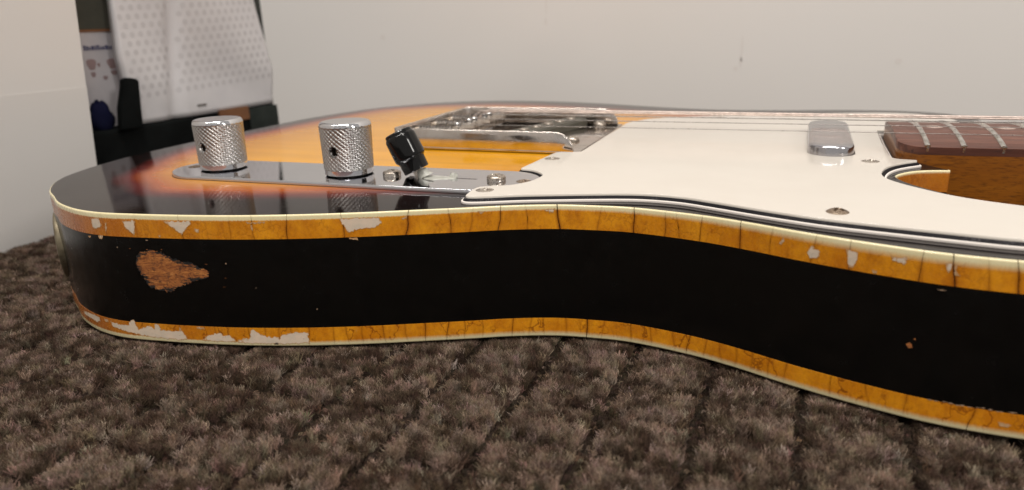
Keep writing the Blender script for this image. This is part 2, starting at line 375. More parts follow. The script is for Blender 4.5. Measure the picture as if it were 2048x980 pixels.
# keep the inward offset clean in tight corners
def body_side():
    n = len(BO); zs = [-T+1.2, -38.0, -30, -22, -14, -7.9]; vs = []; fs = []; jack = edge_at(150.5)
    for z in zs: vs += [(p[0]-q[0]*.06, p[1]-q[1]*.06, z) for p, q in zip(BO, BN)]
    for r in range(len(zs)-1):
        for i in range(n):
            j = (i+1) % n; c = (BO[i]+BO[j])/2
            zc = (zs[r]+zs[r+1])/2
            if math.hypot(c[0]-jack[0], c[1]-jack[1]) < 10.6 and abs(zc+22) < 9: continue
            fs.append((r*n+i, r*n+j, (r+1)*n+j, (r+1)*n+i))
    # jack opening: the quads above and below the cup stay; the cup covers the gap
    fs += [t[::-1] for t in up(tess(vs[:n]), vs)]
    return mesh('side', vs, fs, M['black'], GUITAR, sharp=50)
body_side()
def core_strip(name, z0, z1, ins):
    P = BO-BN*ins; n = len(P); vs = [(p[0], p[1], z) for z in (z0, z1) for p in P]
    fs = [(i, (i+1) % n, n+(i+1) % n, n+i) for i in range(n)]
    o = mesh(name, vs, fs, M['seam'], GUITAR); return o
core_strip('binding_channel', -8.6, -.35, .32); core_strip('binding_channel', -T+.4, -37.0, .32)
def body_top():
    ins = .50; P = BO-BN*ins
    pts = [Vector(p) for p in P]; ne = len(pts); edges = [(i, (i+1) % ne) for i in range(ne)]
    step = 4.0; seg = np.array([P, np.roll(P, -1, 0)])
    def inside(x, y):
        x0, y0 = P[:, 0], P[:, 1]; x1, y1 = np.roll(x0, -1), np.roll(y0, -1)
        k = (y0 > y) != (y1 > y); return np.sum(k & (x < (x1-x0)*(y-y0)/(y1-y0+1e-12)+x0)) % 2 == 1
    for x in np.arange(-142, 252, step):
        for y in np.arange(-168, 160, step):
            if inside(x, y) and np.min(np.hypot(P[:, 0]-x, P[:, 1]-y)) > 2.2: pts.append(Vector((x, y)))
    vo, _, fo, *_ = geometry.delaunay_2d_cdt(pts, edges, [tuple(range(ne))], 1, 1e-4)
    vs = [(p.x, p.y, 0.0) for p in vo]
    dist = [float(np.min(np.hypot(BO[:, 0]-p.x, BO[:, 1]-p.y))) for p in vo]
    # the burst is narrower round the butt end and the far side
    sm = lambda a_, b_, v_: max(0, min(1, (v_-a_)/(b_-a_)))
    dist = [dd+14*sm(-105, -55, p.y)*sm(-60, -110, p.x)+6*sm(40, 90, p.y) for dd, p in zip(dist, vo)]
    return mesh('sunburst_top', vs, up([tuple(f) for f in fo], vs), M['burst'], GUITAR, attrs={'edge_mm': dist})
body_top()

# binding pieces between the cracks -------------------------------------------------
TOPCR = [210.86,223.47,239.52,256.5,263.78,274.78,292.31,312.53,325.4,332.38,341.14,349.41,359.01,372.15,382.65,392.45,396.14,403.23,414.87,423.7,435.29,443.94,459.97,466.48,473.4,479.02]
TOPW = {239.52:.14,274.78:.16,292.31:.16,312.53:.3,325.4:.14,341.14:.2,359.01:.42,382.65:.28,392.45:.12,403.23:.14,414.87:.26,466.48:.32,479.02:.26,443.94:.12,459.97:.14,435.29:.1,263.78:.1}
BOTCR = [213.73,232.66,245.65,249.96,257.67,262.92,267.48,271.64,277.44,285.52,289.96,294.82,301.95,309.07,315.22,322.38,328.08,333.97,343.64,349.38,353.81,361.33,368.04,373.08,382.32,388.89,396.36,400.69,406.11,411.18,416.02,420.8,425.79,430.59,442.85,452.07,460.76,474.89]
BOTW = {301.95:.14,315.22:.2,322.38:.2,328.08:.12,343.64:.16,368.04:.34,382.32:.1,400.69:.14,474.89:.22,232.66:.12,277.44:.12}
rng = random.Random(5)
def wear_profile(s, side):
    """mm of bare cream next to the corner, softness of the change, redness near the butt end"""
    if side > 0:
        w = np.interp(s, [0, 190, 205, 230, 300, 360, 400, 420, 450, 480, 560], [1.5, 1.6, 1.7, 1.65, 1.6, 1.35, 1.2, 1.2, 1.35, 1.45, .8])
        f = np.interp(s, [0, 340, 390, 420, 450, 480, 560], [.22, .35, 1.0, 1.3, 1.6, 1.5, .6])
    else:
        w = np.interp(s, [0, 200, 260, 300, 420, 480, 560], [1.5, 1.6, 1.4, 1.15, 1.1, 1.15, 1.2]); f = np.interp(s, [0, 260, 300, 480, 560], [.3, .4, 1.1, 1.1, 1.1])
    red = np.interp(s, [120, 200, 225, 260, 500, 560], [1, .9, .35, 0, 0, .8])
    return w, f, red
def wob(s):
    q = random.Random(int(s*100)); return (q.uniform(-1, 1), q.uniform(-1, 1), q.uniform(0, 6))
def binding_piece(side, s0, s1, w0, w1, craze):
    # profile: (outward offset, z, mm from the corner)
    top = [(-1.35, -.9, -1.4), (-1.35, -.03, -1.0), (-.62, -.03, -.3)]+[(-.6+.6*math.sin(math.radians(t)), -.6+.6*math.cos(math.radians(t)), .9*t/90) for t in (10, 30, 50, 70, 90)]+[(0, -2.4, 2.4), (0, -4.2, 4.2), (0, -6, 6), (0, -7.78, 7.78), (-.35, -7.86, 8.1)]
    prof = top if side > 0 else [(o_, -T-z_ if dn_ < 7 else -T-z_*.86, dn_) for o_, z_, dn_ in top]
    if side < 0: prof = prof[:-2]+[(0, -T+6.55, 6.55), (-.35, -T+6.63, 6.8)]
    n = max(3, int(round((s1-s0)/.6))); ss = np.linspace(s0+w0/2, s1-w1/2, n+1)
    vs = []; uv = []; cm = []; we = []; wf = []; rd = []
    k0, k1 = wob(s0+side*1000), wob(s1+side*1000)
    for s_ in ss:
        u_ = (s_-s0)/(s1-s0)
        for o_, z_, dn_ in prof:
            sh = lambda k: k[0]*(dn_-3)*.20+k[1]*math.sin(dn_*.9+k[2])*.26
            s = s_+(sh(k0)*(1-u_)+sh(k1)*u_ if 190 < s_ < 495 else 0)
            x, y, nx, ny = edge_at(s); w, f, r = wear_profile(s, side)
            vs.append((x+nx*o_, y+ny*o_, z_)); uv.append((s+(700 if side < 0 else 0), dn_)); cm.append(min((s_-s0-w0/2)+(.42-min(.42, w0*1.6)), (s1-w1/2-s_)+(.42-min(.42, w1*1.6)))); we.append(w); wf.append(f); rd.append(r)
    m = len(prof); fs = []
    for i in range(n):
        for k in range(m-1):
            q = (i*m+k, i*m+k+1, (i+1)*m+k+1, (i+1)*m+k); fs.append(q if side > 0 else q[::-1])
    fs.append(tuple(range(m))[::-1]); fs.append(tuple(n*m+k for k in range(m)))
    mid = edge_at((s0+s1)/2)
    return mesh('binding_piece', vs, fs, M['binding'], GUITAR, org=(mid[0], mid[1], -4 if side > 0 else -T+3), uv=uv, sharp=60,
                attrs={'crack_mm': cm, 'wear_mm': we, 'wear_soft': wf, 'amber_red': rd, 'craze': [craze]*len(vs)})
TOPW = {k: v*.72 for k, v in TOPW.items()}; BOTW = {k: v*.62 for k, v in BOTW.items()}
def run(side, cr, wd, craze):
    cuts = [0, 60, 120, 195]+cr+[500, 540, 575, SMAX-.05]
    for i in range(len(cuts)-1):
        w0 = wd.get(cuts[i], .035); w1 = wd.get(cuts[i+1], .035)
        binding_piece(side, cuts[i], cuts[i+1], w0, w1, craze)
run(1, TOPCR, TOPW, .4); run(-1, BOTCR, BOTW, 1.0)
# far half of the binding, out of sight of the cracks
def far_binding(z0, z1, side):
    P = resample(far, 2.5); Nn = normals2(P, False)
    if np.dot(Nn[len(P)//2], P[len(P)//2]) < 0: Nn = -Nn
    prof = [(-1.35, -.02), (-.95, 0), (-.3, -.28), (0, -.95), (0, z1)] if side > 0 else [(-1.35, -T), (-.95, -T), (-.3, -T+.28), (0, -T+.95), (0, -T+6.5)]
    vs = []; uv = []; L = 900
    for i, (p, q) in enumerate(zip(P, Nn)):
        for k, (o_, z_) in enumerate(prof): vs.append((p[0]+q[0]*o_, p[1]+q[1]*o_, z_)); uv.append((900+i*2.5, [-.7, 0, .6, 1.4, 7.8][k]))
    m = len(prof); fs = [(i*m+k, (i+1)*m+k, (i+1)*m+k+1, i*m+k+1) for i in range(len(P)-1) for k in range(m-1)]
    nv = len(vs)
    return mesh('binding_piece', vs, fs, M['binding'], GUITAR, uv=uv, attrs={'crack_mm': [9]*nv, 'wear_mm': [1.4]*nv, 'wear_soft': [.6]*nv, 'amber_red': [0]*nv, 'craze': [.6]*nv})
far_binding(0, -7.8, 1); far_binding(0, 0, -1)

# flaked patches of lacquer on the binding and bare wood on the side -----------------
def side_patch(name, poly, mat, rough=.25, off=.05, seed=1, label=None, step=.45):
    r = random.Random(seed); P = []
    n = len(poly)
    for i in range(n):
        a_, b_ = np.array(poly[i]), np.array(poly[(i+1) % n]); L = np.hypot(*(b_-a_)); k = max(1, int(L/step))
        for j in range(k):
            p = a_+(b_-a_)*j/k; P.append((p[0]+r.uniform(-rough, rough), p[1]+r.uniform(-rough, rough)))
    pts = [Vector(p) for p in P]; ne = len(pts)
    xs = [p[0] for p in P]; ys = [p[1] for p in P]
    g = .5 if name == 'bare_wood_patch' else 1.0; PA = np.array(P)
    def inside(x, y):
        c = False
        for i in range(ne):
            x0, y0 = P[i]; x1, y1 = P[(i+1) % ne]
            if (y0 > y) != (y1 > y) and x < (x1-x0)*(y-y0)/(y1-y0)+x0: c = not c
        return c
    x = min(xs)
    while x < max(xs):
        y = min(ys)
        while y < max(ys):
            if inside(x, y): pts.append(Vector((x, y)))
            y += g
        x += g
    vo, _, fo, *_ = geometry.delaunay_2d_cdt(pts, [(i, (i+1) % ne) for i in range(ne)], [tuple(range(ne))], 1, 1e-5)
    vs = []
    for k, p in enumerate(vo):
        X, Y, nx, ny = edge_at(p.x); z = p.y
        z = min(z, -.75); z = max(z, -T+.75)
        o_ = off
        # follow the rounded corner of the binding
        for zz in (-z, z+T):
            if zz < .6: o_ = off-.6+math.sqrt(max(0, .6**2-(.6-zz)**2))
        vs.append((X+nx*o_, Y+ny*o_, z))
    fs = []
    for f in fo:
        a_, b_, c_ = (vo[i] for i in f[:3])
        fs.append(tuple(f) if (b_.x-a_.x)*(c_.y-a_.y)-(b_.y-a_.y)*(c_.x-a_.x) > 0 else tuple(f)[::-1])
    cx = edge_at(sum(xs)/len(xs)); org = (cx[0], cx[1], sum(ys)/len(ys))
    ed = [float(np.min(np.hypot(PA[:, 0]-p.x, PA[:, 1]-p.y))) if name == 'bare_wood_patch' else (3.0 if 'wood' in name else float(np.min(np.hypot(PA[:, 0]-p.x, PA[:, 1]-p.y)))) for p in vo]
    o = mesh(name, vs, fs, mat, GUITAR, org=org, attrs={'rim_mm': ed})
    if label: o['label'] = label
    return o
CHIPS = [
[(205.5,-2.3),(209.7,-1.8),(209.4,-2.8),(210.1,-4.6),(206.8,-5.8),(205.9,-5.8),(205.5,-4.0)],
[(218.9,-2.4),(223.5,-2.0),(223.2,-4.2),(222.2,-7.2),(220.8,-6.0),(219.3,-4.6)],
[(233.7,-2.1),(243.4,-1.9),(243.3,-3.0),(241.5,-4.6),(239.4,-6.4),(237.6,-4.7),(235.3,-3.1)],
[(244.5,-4.3),(246.2,-4.5),(245.5,-5.7),(244.5,-5.3)],
[(231.3,-6.7),(232.2,-6.6),(231.7,-7.5),(231.3,-7.3)],
[(211.6,-3.5),(212.3,-3.2),(211.9,-5.5),(211.0,-7.0)],
[(207.4,-7.9),(209.7,-7.8),(209.0,-9.1),(207.6,-9.0)],
[(201.8,-8.5),(203.9,-8.4),(202.9,-9.3)],
[(263.4,-3.3),(264.0,-3.1),(263.8,-5.1),(263.5,-4.5)],
[(262.0,-2.2),(268.3,-2.1),(267.8,-2.5),(262.3,-2.6)],
[(291.2,-1.5),(293.1,-1.7),(298.0,-1.6),(303.6,-1.7),(304.3,-3.6),(301.8,-5.1),(297.6,-5.1),(293.7,-6.3),(292.9,-4.7),(291.5,-2.1)],
[(310.4,-2.4),(312.3,-1.7),(312.2,-2.5),(310.6,-2.8)],
[(354.6,-1.4),(358.6,-1.3),(357.8,-2.2),(356.5,-2.6)],
[(334.0,-1.3),(336.6,-1.3),(335.2,-2.2)],
[(293.8,-8.0),(296.4,-8.0),(296.7,-8.8),(294.1,-8.4)],
[(427.0,-2.1),(427.4,-3.1),(426.7,-4.4),(426.0,-4.2)],
[(433.6,-5.1),(434.9,-2.8),(435.4,-4.1),(436.7,-3.9),(436.9,-5.7),(435.8,-6.5),(434.5,-6.4)],
[(443.0,-2.5),(445.8,-2.8),(446.0,-4.2),(445.1,-7.2),(444.1,-7.2),(443.6,-4.8)],
[(453.3,-2.5),(456.9,-2.3),(456.5,-4.2),(455.0,-3.9),(453.7,-3.4)],
[(464.7,-2.3),(466.2,-2.2),(466.1,-3.9),(465.7,-4.7),(465.0,-3.4)],
[(466.7,-2.4),(467.3,-2.4),(466.9,-3.8),(468.0,-5.0),(466.8,-5.0)],
[(449.5,-6.7),(450.7,-6.9),(450.6,-7.5),(449.8,-7.5)],
[(204,-38.8),(207,-39.3),(209.8,-39.5),(212.6,-39.4),(214.2,-37.2),(215.5,-37.1),(215.9,-39.1),(216.4,-40.4),(219.5,-39.3),(221.1,-38.7),(222.7,-40.0),(223.5,-37.9),(225.1,-38.2),(225.3,-40.0),(230.7,-40.1),(232.1,-39.8),(232.6,-38.7),(233.3,-39.7),(234.9,-42.6),(232.7,-43.3),(225.2,-43.2),(217.7,-42.6),(212.9,-42.0),(208.7,-41.4),(205,-41)],
[(184,-39.4),(190.3,-38.7),(194.5,-38.4),(197.8,-38.7),(198.2,-40.3),(195.4,-41.0),(192.1,-40.8),(187.9,-40.8),(184,-40.7)],
[(200.6,-38.8),(202.6,-38.5),(203.3,-39.3),(201.4,-39.8)],
[(240.6,-42.6),(242.7,-41.2),(245.9,-40.2),(247.3,-39.7),(248.4,-40.8),(250.6,-40.7),(252.1,-42.2),(252.6,-43.0),(245.3,-43.2),(240.7,-43.0)],
[(252.9,-42.7),(255.2,-41.7),(257.5,-41.6),(258.3,-39.0),(259.0,-38.5),(260.5,-39.6),(262.8,-40.7),(263.0,-40.9),(267.3,-41.3),(267.4,-41.8),(268.6,-40.5),(271.2,-39.6),(274.4,-39.4),(277.2,-39.7),(277.4,-43.3),(266.5,-43.7),(258.2,-43.4),(252.8,-43.1)],
[(239.0,-38.1),(242.1,-38.2),(241.7,-38.9),(239.3,-38.9)],
[(480.5,-40.4),(483.5,-40.9),(482.6,-41.8),(480.9,-41.6)],
]
for i, P in enumerate(CHIPS):
    big = max(p[0] for p in P)-min(p[0] for p in P) > 3
    side_patch('flaked_patch', P, M['flake'], .27 if big else .12, .05, i)
WOODP = [(221.2,-14.6),(223.4,-12.9),(226.8,-11.9),(230.4,-12.3),(234.0,-14.1),(237,-15.1),(240.5,-15.6),(243.2,-16.6),(247.0,-18.6),(246.4,-20.8),(242.5,-21.6),(238.5,-22.9),(235.6,-24.2),(231.4,-26.3),(226.9,-25.5),(223.6,-24.5),(222.6,-21.5),(221.2,-19.1),(220.6,-17.1)]
side_patch('bare_wood_patch', WOODP, M['wood'], .34, .03, 77, 'chipped patch of orange bare wood on the black side', .4)
r = random.Random(8)
for i in range(12):        # splinters of lacquer loss trailing off the patch
    s = r.uniform(231, 252); z = -19+ r.gauss(0, 2.0)+(s-240)*-.12; L = r.uniform(.4, 2.2); h = r.uniform(.04, .15)
    a0 = r.uniform(-.15, .05)
    side_patch('bare_wood_fleck', [(s, z), (s+L*.4, z+h+a0*.4*L), (s+L, z+a0*L), (s+L*.5, z-h+a0*.5*L)], M['wood'], .05, .04, i)
for i in range(5):
    s = r.uniform(219, 232); z = r.choice([r.uniform(-12.6, -11.4), r.uniform(-17, -14)-9*(s > 227)]); L = r.uniform(.3, 1.0)
    side_patch('bare_wood_fleck', [(s, z), (s+L*.5, z+.15), (s+L, z), (s+L*.5, z-.15)], M['wood'], .05, .04, i+50)
side_patch('bare_wood_fleck', [(459.1,-24.5),(459.7,-23.7),(460.4,-24.1),(460.5,-25.0),(459.6,-25.3)], M['wood'], .1, .04, 3)
side_patch('bare_wood_fleck', [(460.5,-22.7),(460.9,-22.3),(461.1,-22.9)], M['wood'], .05, .04, 4)
for (s, z, L) in ((253, -15.8, .5), (262, -24, .3), (281, -31.5, .4), (226, -8.9, .9), (214.5, -11.5, .5), (463.8, -9.35, 1.5)):
    if z > -10 and z < -8.5:
        side_patch('lifted_lacquer', [(s, z+.3), (s+L*.7, z+.45), (s+L*1.4, z+.3), (s+L*.6, z+.12)], M['sliver'], .05, .04, int(s)); continue
    side_patch('chip', [(s, z), (s+L*.5, z+.3), (s+L, z+.1), (s+L*.6, z-.25)], M['sliver'], .06, .04, int(s))
# lifted lacquer along the lower seam near the frame edge
r = random.Random(31)
for k in range(13):
    s = 465.5+k*1.35+r.uniform(-.4, .4); z = -37.75+r.uniform(-.15, .25); L = r.uniform(.9, 2.3); h = r.uniform(.08, .2)
    side_patch('lifted_lacquer', [(s, z), (s+L*.5, z+h), (s+L, z+.05), (s+L*.5, z-h)], M['sliver'], .05, .06, k)

# jack cup
jx, jy, jnx, jny = edge_at(150.5)
Mj = Matrix(((-jny, 0, jnx), (jnx, 0, jny), (0, 1, 0)))        # local x along the edge, y up, z outward
prof = [(13.0, -2.2), (13.0, .25), (12.6, .75), (11.9, .95), (11.2, .7), (10.8, .1), (10.2, -2.5), (8.6, -6.5), (5.5, -8.5)]
M['cup'] = plain_cup = metal('cup_nickel', (.24, .205, .14), .35, .3, (.15, .12, .075), 700); plain_cup.node_tree.nodes['Principled BSDF'].inputs['Metallic'].default_value = .75
v_, f_ = lathe(prof, 56, (jx, jy, -22.3), Mj); cup = mesh('jack_cup', v_, f_, M['cup'], GUITAR, org=(jx, jy, -22.3), sharp=50)
v_, f_ = lathe([(5.4, -8.3), (4.9, -6.6), (3.3, -6.4), (3.1, -8.2)], 24, (jx, jy, -22.3), Mj); mesh('socket', v_, f_, M['nickel'], cup, org=(jx, jy, -22.3), sharp=40)

# ------------------------------------------------------------------ screws
def screw_verts(R, side, dome, cross=True, cw=.55, cl=.62, depth=.9, nr=16, na=48):
    vs = []; fs = []
    rings = [(R*.97, -.2), (R, 0), (R, side)]
    for r_, z_ in rings:
        for k in range(na):
            a_ = 2*math.pi*k/na; vs.append((r_*math.cos(a_), r_*math.sin(a_), z_))
    for i in range(1, nr+1):
        r_ = R*(1-i/nr*.999)
        for k in range(na):
            a_ = 2*math.pi*k/na; x, y = r_*math.cos(a_), r_*math.sin(a_)
            z_ = side+dome*math.sqrt(max(0, 1-(r_/R)**2)) if side > .3 else side+dome*(1-(r_/R)**2)
            if cross and ((abs(x) < cw and abs(y) < R*cl) or (abs(y) < cw and abs(x) < R*cl)):
                z_ -= depth*(1-.5*r_/R)
            vs.append((x, y, z_))
    nn = 3+nr
    for i in range(nn-1):
        for k in range(na):
            j = (k+1) % na; fs.append((i*na+k, i*na+j, (i+1)*na+j, (i+1)*na+k))
    fs.append(tuple((nn-1)*na+k for k in range(na)))
    return vs, fs
def screw_mesh(name, R, side, dome, mat, **k):
    v_, f_ = screw_verts(R, side, dome, **k)
    me = bpy.data.meshes.new(name); me.from_pydata([(x*S, y*S, z*S) for x, y, z in v_], [], f_); me.materials.append(mat)
    me.polygons.foreach_set('use_smooth', [True]*len(me.polygons)); me.set_sharp_from_angle(angle=math.radians(38)); return me
SCR_ROUND = screw_mesh('switch_screw', 3.35, 1.15, 1.05, M['nickel'], cross=True, cw=.36, cl=.5)
SCR_OVAL = screw_mesh('guard_screw', 3.0, .05, .55, M['nickel'], depth=.6, cw=.45)
SCR_RUST = screw_mesh('guard_screw_rusty', 2.95, .15, 1.0, M['rust'], depth=1.0, cw=.5)
SCR_DOME = screw_mesh('bridge_screw', 3.1, 1.2, 1.7, M['nickel'], depth=.9, cw=.4)
SCR_FLATRUST = screw_mesh('plate_screw', 2.7, .04, .5, M['rust'], depth=.5, cw=.4)

# ------------------------------------------------------------------ control plate
pa = .0297; ca, sa = math.cos(pa), math.sin(pa)
def pl(a_, b_, z_): return (-92.4+a_*ca-b_*sa, -102.5+a_*sa+b_*ca, z_)
out = []
for k in range(25): t_ = math.radians(90+180*k/24); out.append(pl(21+15.8*math.cos(t_), 15.8*math.sin(t_), 0)[:2])
for k in range(25): t_ = math.radians(-90+180*k/24); out.append(pl(143.9+15.8*math.cos(t_), 15.8*math.sin(t_), 0)[:2])
plate = prism('control_plate', out, [(0, .15), (0, 1.3), (.06, 1.44), (.16, 1.5)], M['plate'], GUITAR, sharp=60)
o = prism('plate_seam', out, [(-.25, .01), (-.25, .14), (.1, .16)], M['seam'], GUITAR, cap_top=False)
PZ = 1.5
for nm, me, a_, rz in (('screw', SCR_FLATRUST, 11.2, .3), ('screw', SCR_FLATRUST, 154.3, .5), ('screw', SCR_ROUND, 144.07, .4), ('screw', SCR_ROUND, 102.77, 1.0)):
    link(nm, me, plate, pl(a_, 0, PZ), rot=(0, 0, rz))
sl = prism('lever_slot', [pl(a_, b_, 0)[:2] for a_, b_ in ((110, -.5), (136.5, -.4), (137, 0), (136.5, .4), (110, .5))], [(0, PZ+.005), (0, PZ+.02)], M['hole'], plate)
# dried residue round the lever slot
rp = []
r = random.Random(4)
for k in range(44):
    t_ = 2*math.pi*k/44; rr = 1+.16*math.sin(3*t_+1)+.1*r.uniform(-1, 1); rp.append(pl(122+6.3*rr*math.cos(t_), -.6+3.2*rr*math.sin(t_), 0)[:2])
prism('dried_residue', rp, [(0, PZ+.03), (.25, PZ+.25), (.9, PZ+.32)], M['residue'], plate)
rp2 = [pl(126.8+1.5*math.cos(t_)*(1+.2*math.sin(5*t_)), 1.9+1.3*math.sin(t_), 0)[:2] for t_ in np.linspace(0, 2*math.pi, 20, endpoint=False)]
prism('dried_residue', rp2, [(0, PZ+.1), (.2, PZ+1.0), (.6, PZ+1.5)], M['residue'], plate)

# ------------------------------------------------------------------ knurled knobs
def knob_mesh():
    n = 384; zs = [0, .25, 1.9, 2.0]+list(np.linspace(2.15, 17.0, 92))+[17.25, 17.9, 18.35, 18.55]
    vs = []; fs = []
    for z in zs:
        for k in range(n):
            a_ = 2*math.pi*k/n
            R = 9.05+.50*(z/18.5)
            if z == 0: R -= .3
            if 2.1 < z < 17.1:
                w = 30
                e = min(1, (z-2.1)/.6, (17.1-z)/.6)
                c1 = abs(((a_*w/(2*math.pi)+z*.62) % 1)-.5)*2; c2 = abs(((a_*w/(2*math.pi)-z*.62) % 1)-.5)*2
                R += .10-.36*e*(max(0, 1-1.5*c1)*.95+max(0, 1-1.8*c2)*.40)
            elif z in (2.0, 1.9): R -= .12
            if z > 17.2: R = 9.5-{17.25: .0, 17.9: .15, 18.35: .55, 18.55: 1.1}[z]
            # set-screw hole at azimuth 0
            da = (a_+math.pi) % (2*math.pi)-math.pi; dx = da*9.2; dz = z-8.8
            q = math.hypot(dx, dz)
            if q < 1.85: R = R-3.4*(1 if q < 1.5 else .35)
            vs.append((R*math.cos(a_), R*math.sin(a_), z))
    for r_, z in ((6.5, 18.66), (3, 18.7)):
        for k in range(n): a_ = 2*math.pi*k/n; vs.append((r_*math.cos(a_), r_*math.sin(a_), z))
    m = len(zs)+2
    for i in range(m-1):
        for k in range(n): j = (k+1) % n; fs.append((i*n+k, i*n+j, (i+1)*n+j, (i+1)*n+k))
    fs.append(tuple((m-1)*n+k for k in range(n)))
    me = bpy.data.meshes.new('knob'); me.from_pydata([(x*S, y*S, z*S*1.05) for x, y, z in vs], [], fs)
    me.materials.append(M['knurl']); me.materials.append(M['chrome'])
    mi = [1 if (i < 2 or i >= 3+92) else 0 for i in range(m-1) for k in range(n)]+[1]
    me.materials.append(M['hole'])
    for fi in range((m-1)*n):
        i_, k_ = divmod(fi, n); aa = (2*math.pi*k_/n+math.pi) % (2*math.pi)-math.pi
        if i_ < len(zs) and math.hypot(aa*9.2, zs[i_]-8.8) < 1.75: mi[fi] = 2
    me.polygons.foreach_set('material_index', mi); me.polygons.foreach_set('use_smooth', [True]*len(fs)); me.set_sharp_from_angle(angle=math.radians(50))
    return me
KM = knob_mesh()
HM = None
for a_, az, tilt in ((26.1, -96, (.0, .0)), (84.77, -90, (.0, .0))):
    c = pl(a_, 0, PZ+.45); kn = link('control_knob', KM, GUITAR, c, rot=(tilt[0], tilt[1], math.radians(az)))
    sft, f_ = lathe([(3.2, -1.0), (3.2, .2)], 24); 
    o = mesh('shaft_nut', [(x, y, z) for x, y, z in sft], f_, M['nickel'], org=(0, 0, 0)); o.parent = kn; o.location = (0, 0, 0)
    h, f_ = lathe([(.2, 0), (1.3, 0), (1.3, .3), (.4, .3), (.3, -.6)], 16, (0, 0, 0), Matrix(((0, 0, 1), (0, 1, 0), (-1, 0, 0))))
    o = mesh('set_screw', [(x+5.9, y, z+8.8) for x, y, z in h], f_, M['rust'], org=(0, 0, 0)); o.parent = kn; o.location = (0, 0, 0)

# ------------------------------------------------------------------ selector switch
lb = Vector(pl(114.4, 0, PZ)); ax = Vector((-.43, -.03, .90)).normalized()
zx = ax; xx = Vector((0, 1, 0)).cross(zx).normalized(); yy = zx.cross(xx)
MS = Matrix((xx, yy, zx)).transposed()
sw = empty('selector_switch', tuple(lb), None, None); sw.parent = GUITAR; sw.location = (lb-ORG[GUITAR.name])*S
v_, f_ = boxmesh(-1.6, 1.6, -.5, .5, -2, 7); v_ = [tuple(MS @ Vector(p)+lb) for p in v_]
mesh('lever', v_, f_, M['nickel'], sw, smooth=False)
prof = [(3.0, 2.6), (4.5, 2.6), (4.75, 2.85), (4.85, 6.4), (5.0, 6.9), (5.35, 7.3), (5.6, 7.6), (5.75, 8.1), (5.8, 9), (5.8, 12), (5.75, 15.4), (5.65, 15.95), (5.45, 16.4), (5.2, 16.65), (5.1, 16.8), (5.05, 17.5), (4.85, 17.85), (4.4, 18.0), (3.6, 18.05), (2, 18.05)]
v_, f_ = lathe(prof, 64, tuple(lb), MS); mesh('switch_tip', v_, f_, M['bplastic'], sw, sharp=24)
r = random.Random(2)       # melted-looking glue at the foot of the lever
v_, f_ = lathe([(3.4, 0), (3.1, .5), (2.2, 1.5), (1.9, 2.6), (1.2, 3.2)], 20, (0, 0, 0)); v_ = [tuple(MS @ Vector((x*(1+.3*pnoise(Vector((x, y, z)))), y*(.8+.3*pnoise(Vector((y, z, x)))), z))+lb+Vector((2.0, 0, .1))) for x, y, z in v_]
mesh('glue_blob', v_, f_, M['residue'], sw)

# ------------------------------------------------------------------ bridge
BX0, BX1, BY = -24.0, 64.5, 40.0
bridge = mesh('bridge_plate', *boxmesh(BX0, BX1, -BY, BY, .45, 1.5), M['bridge'], GUITAR, org=(20, 0, 0), smooth=False)
bevel_obj(bridge, .3)
def wall_strip(path, h_of, name, parent, th=.9):
    """upright sheet-metal wall with an outward radius at the foot; path = [(x, y, nx, ny)]"""
    vs = []; fs = []
    for k, (x, y, nx, ny) in enumerate(path):
        h = h_of(k); z0 = .5
        pr_ = [(-.9, z0), (-.25, z0+.35), (0, z0+1.2), (0, h-.35), (-.15, h-.08), (-.4, h), (-th+.3, h), (-th+.1, h-.1), (-th, h-.4), (-th, z0+1.2)]
        vs += [(x+nx*a_, y+ny*a_, z_) for a_, z_ in pr_]
    m = 10
    for i in range(len(path)-1):
        for k in range(m-1): fs.append((i*m+k, (i+1)*m+k, (i+1)*m+k+1, i*m+k+1))
    fs.append(tuple(range(m))); fs.append(tuple((len(path)-1)*m+k for k in range(m))[::-1])
    return mesh(name, vs, fs, M['bridge'], parent, org=(20, 0, 0), sharp=50)
path = []; H = 9.5; xe = 62.0
for x in np.linspace(xe, BX0+3, 40): path.append((x, -BY, 0, -1))
for t_ in np.linspace(270, 180, 8): path.append((BX0+3+3*math.cos(math.radians(t_)), -BY+3+3*math.sin(math.radians(t_)), math.cos(math.radians(t_)), math.sin(math.radians(t_))))
for y in np.linspace(-BY+3.5, BY-3.5, 20): path.append((BX0, y, -1, 0))
for t_ in np.linspace(180, 90, 8): path.append((BX0+3+3*math.cos(math.radians(t_)), BY-3+3*math.sin(math.radians(t_)), math.cos(math.radians(t_)), math.sin(math.radians(t_))))
for x in np.linspace(BX0+3, xe, 40): path.append((x, BY, 0, 1))
dens = []
for p in path[:1]: dens.append(p)
xs_f = [xe-t for t in (0, .1, .3, .7, 1.3, 2.1, 3.2, 4.6, 6.4, 8.5)]
front = [(x, -BY, 0, -1) for x in xs_f]; back = [(x, BY, 0, 1) for x in xs_f][::-1]
core = [p for p in path if p[0] < xe-9]
full_p = front+core+back; R_ = 8.2
def hof(k):
    x = full_p[k][0]; dxe = xe-x
    if dxe < R_: return max(1.9, H-R_+math.sqrt(max(0, R_**2-(R_-dxe)**2)))
    return H
ws = wall_strip(full_p, hof, 'side_wall', bridge)
